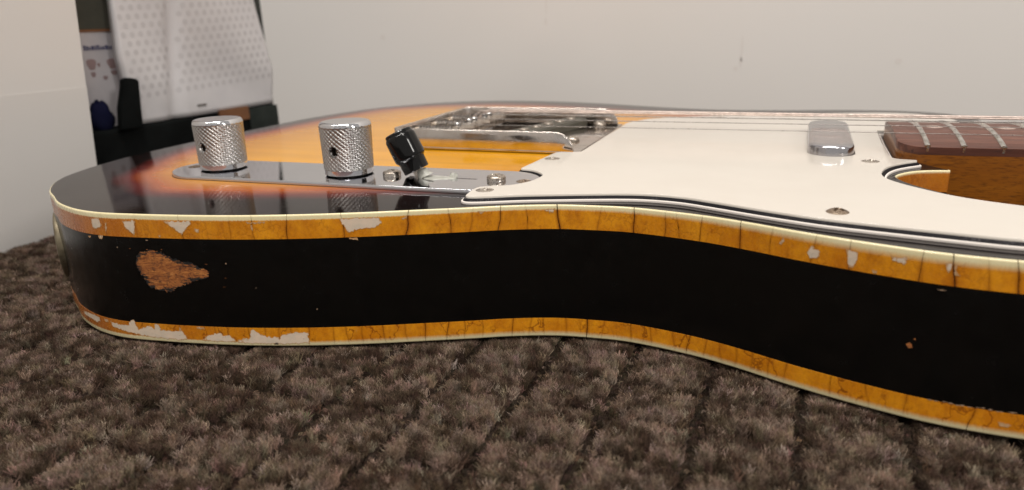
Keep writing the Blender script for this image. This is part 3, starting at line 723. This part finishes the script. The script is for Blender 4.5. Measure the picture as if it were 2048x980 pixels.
# rear height-adjust rods, saddles, springs
for k, y in enumerate((-18.5, 0, 18.5)):
    v_, f_ = tube([(2.0, y-8.6, 5.7), (2.0, y-8.4, 5.7), (2.0, y+8.4, 5.7), (2.0, y+8.6, 5.7)], [2.9, 3.2, 3.2, 2.9], 24)
    sd = mesh('saddle', v_, f_, M['nickel'], bridge, org=(2, y, 5.7), sharp=40)
    for q in (-6.4, 6.4):
        v_, f_ = lathe([(1.5, 0), (1.5, 8.0), (1.2, 8.3)], 14, (2.0, y+q, 2.0)); mesh('height_screw', v_, f_, M['chrome'], sd, org=(2, y+q, 2), sharp=40)
    # threaded length screw with its spring
    v_, f_ = tube([(BX0-1.5+i*.45, y, 5.7) for i in range(56)], [1.15 if i % 2 else .95 for i in range(56)], 10); mesh('length_screw', v_, f_, M['nickel'], bridge, org=(-10, y, 5.7), sharp=60)
    v_, f_ = tube([(BX0+2.5+18*t, y+1.9*math.cos(2*math.pi*11*t), 5.7+1.9*math.sin(2*math.pi*11*t)) for t in np.linspace(0, 1, 150)], .32, 6); mesh('spring', v_, f_, M['steel'], bridge, org=(-10, y, 5.7))
for x, y in ((54.8, -17.0), (-14, -32), (-14, 32), (54.8, 30)):
    link('screw', SCR_DOME, bridge, (x, y, 1.5), rot=(0, 0, .5))
# slanted pickup
ang = math.radians(16); cpx, cpy = 34.0, 2.0
def rt(x, y): return (cpx+x*math.cos(ang)+y*math.sin(ang), cpy-x*math.sin(ang)+y*math.cos(ang))
po = [rt(*p) for p in stadium(0, 0, 6.6, 34.5, 6.5, 8)]
pk = prism('bridge_pickup', po, [(0, 1.6), (0, 4.8), (.5, 5.3)], M['bobbin'], GUITAR, sharp=40)
pi_ = [rt(*p) for p in stadium(0, 0, 5.4, 33.0, 5.2, 8)]
prism('bobbin_flat', pi_, [(0, 5.32), (.1, 5.6)], M['bobbin'], pk)
for k in range(6):
    x, y = rt(0, -25+k*10); v_, f_ = lathe([(2.3, 5.5), (2.3, 6.1), (2.1, 6.3)], 20, (x, y, 0)); mesh('pole_piece', v_, f_, M['nickel'], pk, org=(x, y, 6), sharp=40)

# ------------------------------------------------------------------ pickguard
guard_top = (crom([(86,-114.3),(70,-119.4),(60,-123.6),(54.5,-125.6),(52.3,-125.0),(51.6,-121.8),(51.0,-117.0),(51.6,-112.6),(55.6,-110.2),(60.5,-107.6),(63.4,-104),(65.4,-99.5),(66.2,-93.5),(65.7,-89.4),(62.9,-85.2),(59.0,-82.2),(54.5,-81.0)], 6).tolist()
  +crom([(54.2,-80.4),(55.6,-62),(56.6,-49.6),(57.6,-46.6),(60,-45.4),(64,-44.6),(66.2,-43.2),(66.6,-40)], 6).tolist()
  +[(66.6, 0), (66.6, 38), (68, 44), (75, 56)]+crom([(90,66),(120,76),(150,84),(178,92),(200,92),(214,80),(218,60),(214,42),(204,34)], 6).tolist()
  +[(200, 33), (181.2, 33), (180.6, 0), (180.8, -28), (181.2, -33.5)]+crom([(181.9,-34.9),(183.7,-36.2),(188.7,-37.0)], 4).tolist()
  +crom([(188.9,-38.2),(184.5,-42.4),(180.3,-47.8),(177.3,-54.6),(175.6,-63.5),(176.3,-70.5),(179.6,-77.2),(185.6,-84.9),(191.2,-90.7),(197.9,-95.2),(207.4,-99.7),(222,-105),(232,-110),(236,-116),(233,-124),(224,-130),(212,-133),(199.6,-133.6),(185.7,-131.6),(169.3,-128.6),(156,-125.6),(141.7,-120.4),(128,-114.6),(118,-110.8),(108,-109.6),(99,-110.7),(86,-114.3)], 6).tolist()[:-1])
GT = []
for p in guard_top:
    if not GT or math.hypot(p[0]-GT[-1][0], p[1]-GT[-1][1]) > .25: GT.append(p)
GT = np.array(GT)
if area2(GT) < 0: GT = GT[::-1]
gn = normals2(GT)
guard = prism('pickguard', GT, [(0, 1.62), (0, 2.22), (.12, 2.34)], M['guard'], GUITAR, sharp=50)
prism('ply', GT, [(-1.0, .82), (-.42, 1.58), (.1, 1.63)], M['bply'], guard, cap_top=False, sharp=15)
prism('ply', GT, [(-1.55, .05), (-1.55, .55), (-1.42, .78), (-.9, .815)], M['wply'], guard, cap_top=False, sharp=15)
for x, y, me, rz in ((55.2, -116.6, SCR_OVAL, .7), (59.7, -60.5, SCR_OVAL, .2), (160.5, -118.2, SCR_RUST, .95), (173.6, -42.6, SCR_OVAL, .4), (110, 66, SCR_OVAL, .4)):
    s_ = link('screw', me, guard, (x, y, 2.3), rot=(0, 0, rz))
    if me is SCR_RUST: s_['label'] = 'rusty raised cross-head screw'

# ------------------------------------------------------------------ neck pickup
no = stadium(160.7, -.8, 8.2, 35.0, 8.1, 12)
nm_ = prism('neck_pickup', no, [(0, 1.0), (0, 5.0), (.15, 5.5), (.5, 5.95), (1.0, 6.25), (1.7, 6.4), (2.6, 6.45)], M['pickup'], GUITAR, sharp=70)
prism('pickup_gap', stadium(160.95, -.8, 8.5, 35.2, 8.3, 12), [(0, 2.345), (.1, 2.352)], M['hole'], GUITAR)

# ------------------------------------------------------------------ neck
NX0, NX1 = 183.2, 648.0
neck = empty('neck', (400, 0, 0), None, None); neck.parent = GUITAR; neck.location = (Vector((400, 0, 0))-ORG[GUITAR.name])*S
def half(x): return 31.4-(x-180)*(31.4-21.5)/(468)
def zc(x): return 8.9
def zsurf(x, y): return 9.0-(184-math.sqrt(184**2-y**2))
RC = 9.0
def necksec(x):
    h = half(x)
    if x < NX0+RC: h = h-RC+math.sqrt(max(0, RC**2-(RC-(x-NX0))**2))
    return h
xs = list(NX0+np.array([0, .15, .5, 1, 1.8, 2.8, 4, 5.5, 7, 9]))+list(np.linspace(NX0+11, NX1, 90))
ny = 17; vs = []; fs = []; m = 2*ny
for x in xs:
    h = necksec(x)
    for k in range(ny):
        y = -h+2*h*k/(ny-1); e = .35*(1-min(1, (h-abs(y))/1.2))**2
        vs.append((x, y, zsurf(x, y)-e))
    for k in range(ny):
        y = h-2*h*k/(ny-1); vs.append((x, y, zsurf(x, y)-3.1))
for i in range(len(xs)-1):
    for k in range(m): j = (k+1) % m; fs.append((i*m+k, (i+1)*m+k, (i+1)*m+j, i*m+j))
fs.append(tuple(range(m))); fs.append(tuple((len(xs)-1)*m+k for k in range(m))[::-1])
board = mesh('fretboard', vs, fs, M['rosewood'], neck, sharp=40)
vs = []; fs = []; m = 34
for x in xs:
    h = necksec(x)-.04; rnd = min(1, max(0, (x-225)/60)); bot = -16.0+rnd*6.0
    for k in range(17):
        y = -h+2*h*k/16; vs.append((x, y, zsurf(x, y)-3.12))
    for k in range(17):
        t_ = math.pi*k/16; yb_ = h*math.cos(t_)
        sq = h*max(-1, min(1, 1.35*math.cos(t_))) if rnd < 1 else yb_
        y = sq*(1-rnd)+yb_*rnd
        zr = bot+(1-abs(math.sin(t_)))*(4.5-bot)*rnd if rnd > 0 else (bot if 0 < k < 16 else 4)
        vs.append((x, y, zr if 0 < k < 16 else 4.4))
for i in range(len(xs)-1):
    for k in range(m): j = (k+1) % m; fs.append((i*m+k, (i+1)*m+k, (i+1)*m+j, i*m+j))
fs.append(tuple(range(m))); fs.append(tuple((len(xs)-1)*m+k for k in range(m))[::-1])
mesh('heel_and_shaft', vs, fs, M['maple'], neck, sharp=40)
for f in range(1, 22):
    x = 648/2**(f/12); h = half(x)-.25; vs = []; fs = []
    for k in range(15):
        y = -h+2*h*k/14; z = zsurf(x, y); tp = 1.0 if 0 < k < 14 else .55
        for dx, dz in ((-.95, -.3), (-.95, .25), (-.65, .72*tp), (-.22, .98*tp), (.22, .98*tp), (.65, .72*tp), (.95, .25), (.95, -.3)): vs.append((x+dx, y, z+dz))
    for i in range(14):
        for k in range(7): fs.append((i*8+k, i*8+k+1, (i+1)*8+k+1, (i+1)*8+k))
    fs.append(tuple(range(8))[::-1]); fs.append(tuple(14*8+k for k in range(8)))
    fr = mesh('fret', vs, fs, M['fret'], board, org=(x, 0, 9), sharp=50)
    for sg in (-1, 1):
        b0 = len(vs)
    # tang end showing in the edge of the board is part of the same fret
    t0, tf = boxmesh(x-.4, x+.4, -half(x)-.04, -half(x)+.6, zsurf(x, half(x))-2.0, zsurf(x, half(x))+.1)
    bm = bmesh.new(); bm.from_mesh(fr.data)
    nv = [bm.verts.new(((a_-x)*S, b_*S, (c_-9)*S)) for a_, b_, c_ in t0]
    for q in tf: bm.faces.new([nv[i] for i in q])
    bm.to_mesh(fr.data); bm.free()
for x, ys in ((198.4, (0,)), (222.6, (0,)), (249.9, (0,)), (280.5, (0,)), (333.5, (-11, 11)), (397, (0,)), (445, (0,)), (500, (0,)), (561, (0,))):
    for y in ys:
        v_, f_ = lathe([(3.1, zsurf(x, 3.1)-.3), (3.1, zsurf(x, 2)+.03), (2.9, zsurf(x, 0)+.04)], 24, (x, y, 0)); mesh('dot_inlay', v_, f_, M['pearl'], board, org=(x, y, 9))
nut = mesh('nut', *boxmesh(648, 651.5, -21, 21, 6, 10.4), M['pearl'], neck, org=(650, 0, 8), smooth=False)
hs = crom([(651,-21),(665,-24),(690,-40),(740,-46),(800,-44),(830,-30),(835,0),(815,20),(790,24),(770,34),(700,28),(670,22),(651,21)], 6)
prism('headstock', hs, [(0, -9), (0, 2), (.8, 3)], M['maple'], neck, cap_bot=True)

# ------------------------------------------------------------------ strings
def sstr(k, r_, mat):
    y0 = -27+10.8*k; arc = 2.0-(184-math.sqrt(184**2-(27-10.8*k)**2)); pts = [(-13.5, y0, 1.6), (-4, y0, 7.2+arc*.8)]
    for x in (0.4, 2, 60, 120, 190, 300, 460, 648):
        z = 9.75+arc+(.15*math.sin(x/648*math.pi)); z = z if x < 500 else z-.4*(x-500)/148
        pts.append((x, y0*(1-x/648*.352), z))
    v_, f_ = tube(pts, r_, 8); mesh('string', v_, f_, mat, GUITAR, org=(0, y0, 10))
for k, (r_, mt) in enumerate(((.13, 'steel'), (.17, 'steel'), (.23, 'steel'), (.34, 'wound'), (.46, 'wound'), (.60, 'wound'))): sstr(k, r_, M[mt])

# ------------------------------------------------------------------ setting
def solid(name, v_f, mat, label=None, cat=None, kind=None, parent=None, org=None, bev=0, group=None):
    v_, f_ = v_f; o = mesh(name, v_, f_, mat, parent, org=org or tuple(np.mean(v_, 0)[:2])+(min(p[2] for p in v_),), smooth=False)
    if bev: bevel_obj(o, bev)
    return tag(o, label, cat, group, kind)
GZ = -T-3.6
solid('carpet_floor', ([(-1500, -1500, GZ), (1500, -1500, GZ), (1500, 1500, GZ), (-1500, 1500, GZ)], [(0, 1, 2, 3)]), M['backing'], kind='structure')
# left panel: its free edge leans a little
v_ = []
for x in (-250, -212):
    v_ += [(x, -900, GZ+1), (x, -47.2, GZ+1), (x, -12, 360), (x, -900, 360)]
lw = solid('left_wall_panel', (v_, [(4, 5, 6, 7), (3, 2, 1, 0), (1, 2, 6, 5), (7, 6, 2, 3), (0, 1, 5, 4), (0, 4, 7, 3)]), M['wall2'], kind='structure')
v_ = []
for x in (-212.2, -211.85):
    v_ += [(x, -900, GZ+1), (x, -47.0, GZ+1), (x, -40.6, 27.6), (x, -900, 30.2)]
solid('wall_shade_band', (v_, [(4, 5, 6, 7), (3, 2, 1, 0), (1, 2, 6, 5), (7, 6, 2, 3), (0, 1, 5, 4), (0, 4, 7, 3)]), M['shade_band'], kind='structure')  # added thin overlay, the panel's lower shade put into its colour
solid('back_wall', boxmesh(-330.5, 1480, 250, 290, GZ+1, 900), M['wall'], kind='structure')
solid('recess_back_panel', boxmesh(-820, -330.5, 330, 350, GZ+1, 520), M['inner'], kind='structure')
# faint stains on the back wall
def mark(x, z, w, h):
    n = 12; P = [(x+w*math.cos(t_), 249.98, z+h*math.sin(t_)) for t_ in np.linspace(0, 2*math.pi, n, endpoint=False)]
    P2 = [(p[0], 249.9, p[2]) for p in P]
    return P+P2, [tuple(range(n, 2*n))[::-1]]+[(i, (i+1) % n, n+(i+1) % n, n+i) for i in range(n)]
WM = []
for x, z, w, h in ((-48.4, 52, 1.2, 3.2), (-47.8, 64, .7, 7), (104.6, 28, .8, 10), (104.2, 18, .9, 4), (100.8, 13.8, 1.6, 1.8), (209, 18, 2.4, 2.2), (-201, 43, 2.6, 2.2)):
    v_, f_ = mark(x, z, w, h); mesh('wall_stain', v_, f_, M['mark'], bpy.data.objects['back_wall'], org=(x, 249.5, z), smooth=False)
solid('recess_side_panel', boxmesh(-860, -820, -500, 350, GZ+1, 520), M['inner'], kind='structure')

# things in the gap between the panels, in a frame (t along the shelf edge, o towards the room, z up)
L0 = Vector((-240.1, 11.7, 0)); DR = Vector((9.9, 117.2, 0)).normalized(); NR = Vector((DR.y, -DR.x, 0))
def G(t, o, z): p = L0+DR*t+NR*o; return (p.x, p.y, z)
def gbox(t0, t1, o0, o1, z0, z1):
    v = [G(t, o, z) for z in (z0, z1) for o in (o1, o0) for t in (t0, t1)]
    v = [G(t, o, z) for z in (z0, z1) for o in (o1, o0) for t in (t0, t1)]
    return v, [(0, 2, 3, 1), (4, 5, 7, 6), (0, 1, 5, 4), (1, 3, 7, 5), (3, 2, 6, 7), (2, 0, 4, 6)]
# glossy paper bag with a dot print
bag = empty('paper_bag', G(58, -15, -.8), "glossy white paper bag printed with grey dots, standing on the black case", "bag")
def bag_pt(u, z, side):
    t0 = np.interp(z, [-.8, 5, 27, 29, 40, 56, 74, 170], [0, -.5, 1, -9.5, -5, -2.5, -1, 6]); t1 = np.interp(z, [-.8, 24, 74, 170], [117.5, 120.8, 113.5, 100])
    t0 = np.interp(z, [-.8, 5, 40, 56, 74, 170], [0, -.6, -3.5, -2.0, -.5, 6])
    t = t0+(t1-t0)*u; cx = 29+ (z/74)*12
    crease = 3.2*math.exp(-((t-cx)/5.5)**2)
    o = -crease+1.4*math.sin(u*7+z*.05)*min(1, z/25)+1.5*math.sin(u*3.1)
    return (t, o if side else -6+o*.3)
nu, nz = 60, 44; vs = []; fs = []
for side in (1, 0):
    for j in range(nz+1):
        z = -.8+j*(150/nz)
        for i in range(nu+1):
            t, o = bag_pt(i/nu, z, side); vs.append(G(t, o, z))
q = (nu+1)*(nz+1)
for j in range(nz):
    for i in range(nu):
        a_ = j*(nu+1)+i; fs.append((a_, a_+1, a_+nu+2, a_+nu+1)); fs.append((q+a_, q+a_+nu+1, q+a_+nu+2, q+a_+1))
    for i in (0, nu):
        a_ = j*(nu+1)+i; f = (a_, a_+nu+1, q+a_+nu+1, q+a_); fs.append(f if i == 0 else f[::-1])
for i in range(nu): fs.append((i, q+i, q+i+1, i+1))
mesh('bag_shell', vs, fs, M['bag'], bag)
dv = []; df = []; r = random.Random(3)
for row in range(30):
    for cc in range(24):
        z = 13+row*5.3; t = 1.5+cc*6.2+(3.1 if row % 2 else 0)
        z += (t-60)*.035
        u = None
        t0, _ = bag_pt(0, z, 1); t1, _ = bag_pt(1, z, 1)
        if t < t0+2.5 or t > t1-3: continue
        if abs(t-(29+(z/74)*12)) < 3.5: continue
        if z < 12+0.05*t: continue
        b0 = len(dv)
        for k in range(10):
            aa = 2*math.pi*k/10; tt, zz = t+1.75*math.cos(aa), z+1.8*math.sin(aa)
            u = (tt-t0)/(t1-t0); _, o = bag_pt(u, zz, 1); dv.append(G(tt, o+.12, zz))
        df.append(tuple(range(b0, b0+10)))
dots = mesh('dot_print', dv, df, M['bagprint'], bag, smooth=False)
_, o_ = bag_pt(.42, 5.6, 1)
v_, f_ = gbox(46.5, 54, o_, o_+.5, 5.0, 6.4); mesh('small_print', v_, f_, plain('grey_print', (.16, .15, .14)), bag, smooth=False)
# black case under the bag, with its raised strap end
case = empty('black_case', G(30, -40, GZ), "low black case under the dotted paper bag", "case")
v_, f_ = gbox(-90, 119.5, -60, 1.5, GZ+1, -1.2); bevel_obj(mesh('case_body', v_, f_, M['case'], case, smooth=False), 2.5, 3)
vs = []
for o0 in (3.5, 9):
    vs += [G(t, o0, z) for t, z in ((-17, -1.4), (-2.5, -1.4), (-1.6, 10), (.2, 26), (-1.0, 27.6), (-6.0, 28.8), (-9.2, 28.0), (-10.8, 22), (-14.5, 12))]
f_ = [tuple(range(9))[::-1], tuple(range(9, 18))]+[(i, (i+1) % 9, 9+(i+1) % 9, 9+i) for i in range(9)]
f_ = [f[::-1] for f in f_]
bevel_obj(mesh('strap_end', vs, f_, M['case'], case, smooth=False), .8, 2)
card = solid('brown_card', gbox(63, 90, 1.8, 3.0, -9, .4), M['brown'], "narrow brown card edge lying along the case below the dotted bag", "card")
clo = solid('folded_fabric', gbox(90.5, 119.2, 1.6, 3, -32, -1.8), M['grey_green'], "dark grey green folded fabric on the case beside the brown card", "fabric", bev=1.5)
# leaflet and olive box at the back left of the gap
OFF = -14
lf = empty('leaflet', G(-14, OFF, 5), "white leaflet with a dark heading and red pictures, behind the blue cloth", "leaflet")
v_, f_ = gbox(-60, 12, OFF-1.2, OFF, -1.2, 56); mesh('sheet', v_, f_, M['leaflet'], lf, smooth=False)
v_, f_ = gbox(-14.5, 7.5, OFF, OFF+.15, 45.2, 48.2)
# heading: a row of blurred dark letters
r = random.Random(12); t = -16.0
while t < 7.5:
    w = r.uniform(.9, 1.7); v_, f_ = gbox(t, t+w, OFF+.02, OFF+.2, 45.3, 45.3+r.choice([2.0, 2.6, 2.9])); mesh('heading_letter', v_, f_, M['ink'], lf, smooth=False); t += w+.45
for (t0, t1, z0, z1) in ((-16, -10, 33, 41), (-14.5, -11.5, 29, 33), (-9.2, -7.4, 35, 38), (-2.6, 4.2, 33, 40.5), (-1.2, 3.2, 29.5, 33), (-7, -4, 27, 30)):
    n = 14; P = [( (t0+t1)/2+(t1-t0)/2*math.cos(a_)*(1+.2*math.sin(3*a_)), (z0+z1)/2+(z1-z0)/2*math.sin(a_)*(1+.2*math.cos(2*a_))) for a_ in np.linspace(0, 2*math.pi, n, endpoint=False)]
    vs = [G(t, OFF+.03, z) for t, z in P]+[G(t, OFF+.15, z) for t, z in P]
    mesh('picture', vs, [tuple(range(n, 2*n))]+[(i, (i+1) % n, n+(i+1) % n, n+i) for i in range(n)], M['redink'], lf, smooth=False)
ob = empty('olive_box', G(-20, -30, 56), "dark olive box on top of the leaflet end with a brown lower edge", "box")
v_, f_ = gbox(-62, 16, -60, -13.6, 57.5, 170); mesh('box_body', v_, f_, M['olive'], ob, smooth=False)
v_, f_ = gbox(-62, 16, -60, -13.4, 55.9, 57.4); mesh('lower_edge', v_, f_, M['brown'], ob, smooth=False)
# blue cloth lump
vs = []; fs = []
for i in range(13):
    for j in range(13):
        a_ = math.pi*i/12; b_ = 2*math.pi*j/13
        rr = 1+.25*pnoise(Vector((math.cos(b_)*2, math.sin(b_)*2, a_*1.5)))
        vs.append(G(-19+7*rr*math.sin(a_)*math.cos(b_), -6+6*rr*math.sin(a_)*math.sin(b_), 5+10.5*rr*math.cos(a_)))
for i in range(12):
    for j in range(13): fs.append((i*13+j, (i+1)*13+j, (i+1)*13+(j+1) % 13, i*13+(j+1) % 13))
tag(mesh('blue_cloth', vs, fs, M['blue'], None, org=G(-15, -6, -1)), "crumpled dark blue cloth in front of the leaflet, next to the strap end", "cloth")

# ------------------------------------------------------------------ carpet pile
def carpet():
    rg = np.random.default_rng(11)
    cx0, cx1, cy0, cy1 = -420, 330, -330, 240
    P2 = 1.25
    gx, gy = np.meshgrid(np.arange(cx0, cx1, P2), np.arange(cy0, cy1, P2), indexing='ij')
    gx = gx.ravel()+rg.uniform(-.6, .6, gx.size); gy = gy.ravel()+rg.uniform(-.6, .6, gy.size)
    # footprint test: only a narrow rim under the body
    bx, by = BO[:, 0], BO[:, 1]; dmin = np.full(gx.size, 1e9); ins = np.zeros(gx.size, bool)
    for i in range(len(BO)):
        x0, y0 = BO[i]; x1, y1 = BO[(i+1) % len(BO)]
        dmin = np.minimum(dmin, (gx-x0)**2+(gy-y0)**2)
        if y0 != y1:
            k = (y0 > gy) != (y1 > gy); ins ^= k & (gx < (x1-x0)*(gy-y0)/(y1-y0)+x0)
    dmin = np.sqrt(dmin)
    # visible strips: in front of the body and beside its butt end; thin cover elsewhere
    Rm = np.array(R3); cc = np.array([149.14, -326.17, 55.55])
    q = (np.c_[gx, gy, np.full(gx.size, -T)]-cc) @ Rm
    dep = -q[:, 2]; px = 512+720.45*q[:, 0]/np.maximum(dep, 1); py = 245-720.45*q[:, 1]/np.maximum(dep, 1)
    inview = (dep > 20) & (px > -60) & (px < 1084) & (py > 150) & (py < 560)
    keep = ~(ins & (dmin > 5)) & (gx > -209)
    hid = (gy > 0) | ((gx > -95) & (gy > -100))
    fine = keep & inview & ~hid
    coarse = keep & ~fine & (rg.random(gx.size) < .45) & (gx > -205) & (gy > -300) & (gx < 320)
    def ribdist(x): return np.abs(((x+14.8+12.15) % 24.3)-12.15)
    pos = []; rad = []; tint = []
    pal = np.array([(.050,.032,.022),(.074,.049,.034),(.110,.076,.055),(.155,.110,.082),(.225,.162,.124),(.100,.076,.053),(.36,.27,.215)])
    V1 = lambda x, y, s, o: np.array([pnoise(Vector((a_*s+o, b_*s, o))) for a_, b_ in zip(x, y)])
    for sel, nf, seg in ((fine, 20, 5), (coarse, 6, 4)):
        X, Y, I = gx[sel], gy[sel], ins[sel]; Dm = dmin[sel]
        big = .2*V1(X, Y, .045, 3.1)+.5*V1(X, Y, .17, 9.7)+.45*V1(X, Y, .42, 2.7)
        meander = .9*V1(X, Y, .06, 5.5)
        # cut-pile blocks parted by low ribs running across, with shorter cross rows
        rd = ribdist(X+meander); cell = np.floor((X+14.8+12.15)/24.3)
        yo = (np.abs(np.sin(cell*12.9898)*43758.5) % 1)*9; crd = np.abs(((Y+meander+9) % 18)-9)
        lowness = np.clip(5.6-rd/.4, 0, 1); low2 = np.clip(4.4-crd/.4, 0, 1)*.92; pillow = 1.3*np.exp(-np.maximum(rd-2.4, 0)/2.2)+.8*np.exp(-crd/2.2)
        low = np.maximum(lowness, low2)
        n = len(X)
        fam = np.clip((big*1.7+.5+rg.normal(0, .27, n)), 0, .999)
        idx = np.where(fam < .22, 0, np.where(fam < .46, 1, np.where(fam < .62, 2, np.where(fam < .80, 3, 4))))
        idx = np.where(rg.random(n) < .06, 5, idx); idx = np.where(rg.random(n) < .03, 6, idx)
        hgt = 4.6-3.3*low-pillow*.45*(low < .9)+V1(X, Y, .10, 1.0)*.3+V1(X, Y, .33, 7.0)*.15+rg.normal(0, .16, n)
        hgt = np.where(I, np.minimum(hgt, 3.1), hgt); hgt = np.where(~I & (Dm < 4), np.minimum(hgt, 3.0+Dm*.3), hgt)
        lx = V1(X, Y, .06, 20.0)*.4+rg.normal(0, .25, n); ly = V1(X, Y, .06, 40.0)*.4+rg.normal(0, .25, n); lx = lx*(1-low)*.7; ly = ly*(1-low)*.7
        for k in range(n):
            m = nf; hue = rg.normal(0, .06, 3); t = np.linspace(0, 1, seg)[None, :]
            ang = rg.uniform(0, 2*np.pi, m); rr = np.sqrt(rg.random(m)); hh = hgt[k]*(1-.13*rr**2)*(1+rg.normal(0, .06, m)); b = .45
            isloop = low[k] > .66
            if isloop:
                # uncut loop: a tight arch
                dirx, diry = math.sin(.5*math.sin(k*1.7)), math.cos(.5*math.sin(k*1.7))
                s_ = rg.normal(0, .42, m)[:, None]; a_ = np.pi*t; w = 1.3
                x = X[k]+dirx*w*np.cos(a_)-diry*s_; y = Y[k]+diry*w*np.cos(a_)+dirx*s_
                z = .05+(1.1+rg.normal(0, .25, m)[:, None])*np.sin(a_)
            else:
                sp_ = (.8+.35*t**1.3)*rr[:, None]; tw = ang[:, None]+1.6*t+rg.normal(0, .3, (m, 1))*t
                cu = rg.normal(0, .36, (m, 2))
                x = X[k]+np.cos(tw)*sp_+lx[k]*t**2+cu[:, :1]*t**2*1.5+rg.normal(0, .22, (m, seg)); y = Y[k]+np.sin(tw)*sp_+ly[k]*t**2+cu[:, 1:]*t**2*1.5+rg.normal(0, .19, (m, seg))
                z = hh[:, None]*t
                tip = rg.normal(0, .42, (m, 3)); wt = np.array([0, 0, 0, .45, 1.0] if seg == 5 else [0, 0, .4, 1.0])[None]
                x = x+tip[:, :1]*wt; y = y+tip[:, 1:2]*wt; z = z+(tip[:, 2:3]*.35-.12)*wt
            if I[k] or Dm[k] < 2: z = np.minimum(z, 3.45+.0*t)
            pos.append(np.stack([x, y, z+GZ], -1).reshape(-1, 3))
            rad.append(np.repeat((np.array([.06, .055, .05, .045, .028]) if seg == 5 else np.array([.15, .15, .13, .07]))[None], m, 0).ravel())
            c = (pal[min(idx[k], 2)]*(.30 if rg.random() < .92 else 1.4) if isloop else pal[idx[k]]*(1-.3*min(1, low[k]*1.4)))[None]*np.clip(1+hue, .8, 1.2)[None]*rg.uniform(.75, 1.62, (m, 1)); tint.append(c)  # groove shade put into the tint: most loops and low fibres darkened
        if seg == 5: nfine = n*nf
        else: ncoarse = n*nf
    sizes = [5]*nfine+[4]*ncoarse
    cu = bpy.data.hair_curves.new('carpet_pile'); cu.add_curves(sizes)
    p = np.concatenate(pos); cu.attributes['position'].data.foreach_set('vector', np.c_[p[:, 0]*S, p[:, 1]*S, (p[:, 2]+T)*S].astype(np.float32).ravel())
    ra = cu.attributes.get('radius') or cu.attributes.new('radius', 'FLOAT', 'POINT'); ra.data.foreach_set('value', (np.concatenate(rad)*S).astype(np.float32))
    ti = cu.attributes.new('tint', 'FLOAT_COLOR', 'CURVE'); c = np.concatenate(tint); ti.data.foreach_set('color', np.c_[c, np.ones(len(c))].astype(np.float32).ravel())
    cu.materials.append(M['fibre'])
    o = bpy.data.objects.new('carpet_pile', cu); COL.objects.link(o)
    tag(o, "brown and grey cut pile of the carpet under the guitar", None, None, 'stuff')
    print('fibres', nfine, ncoarse)
carpet()
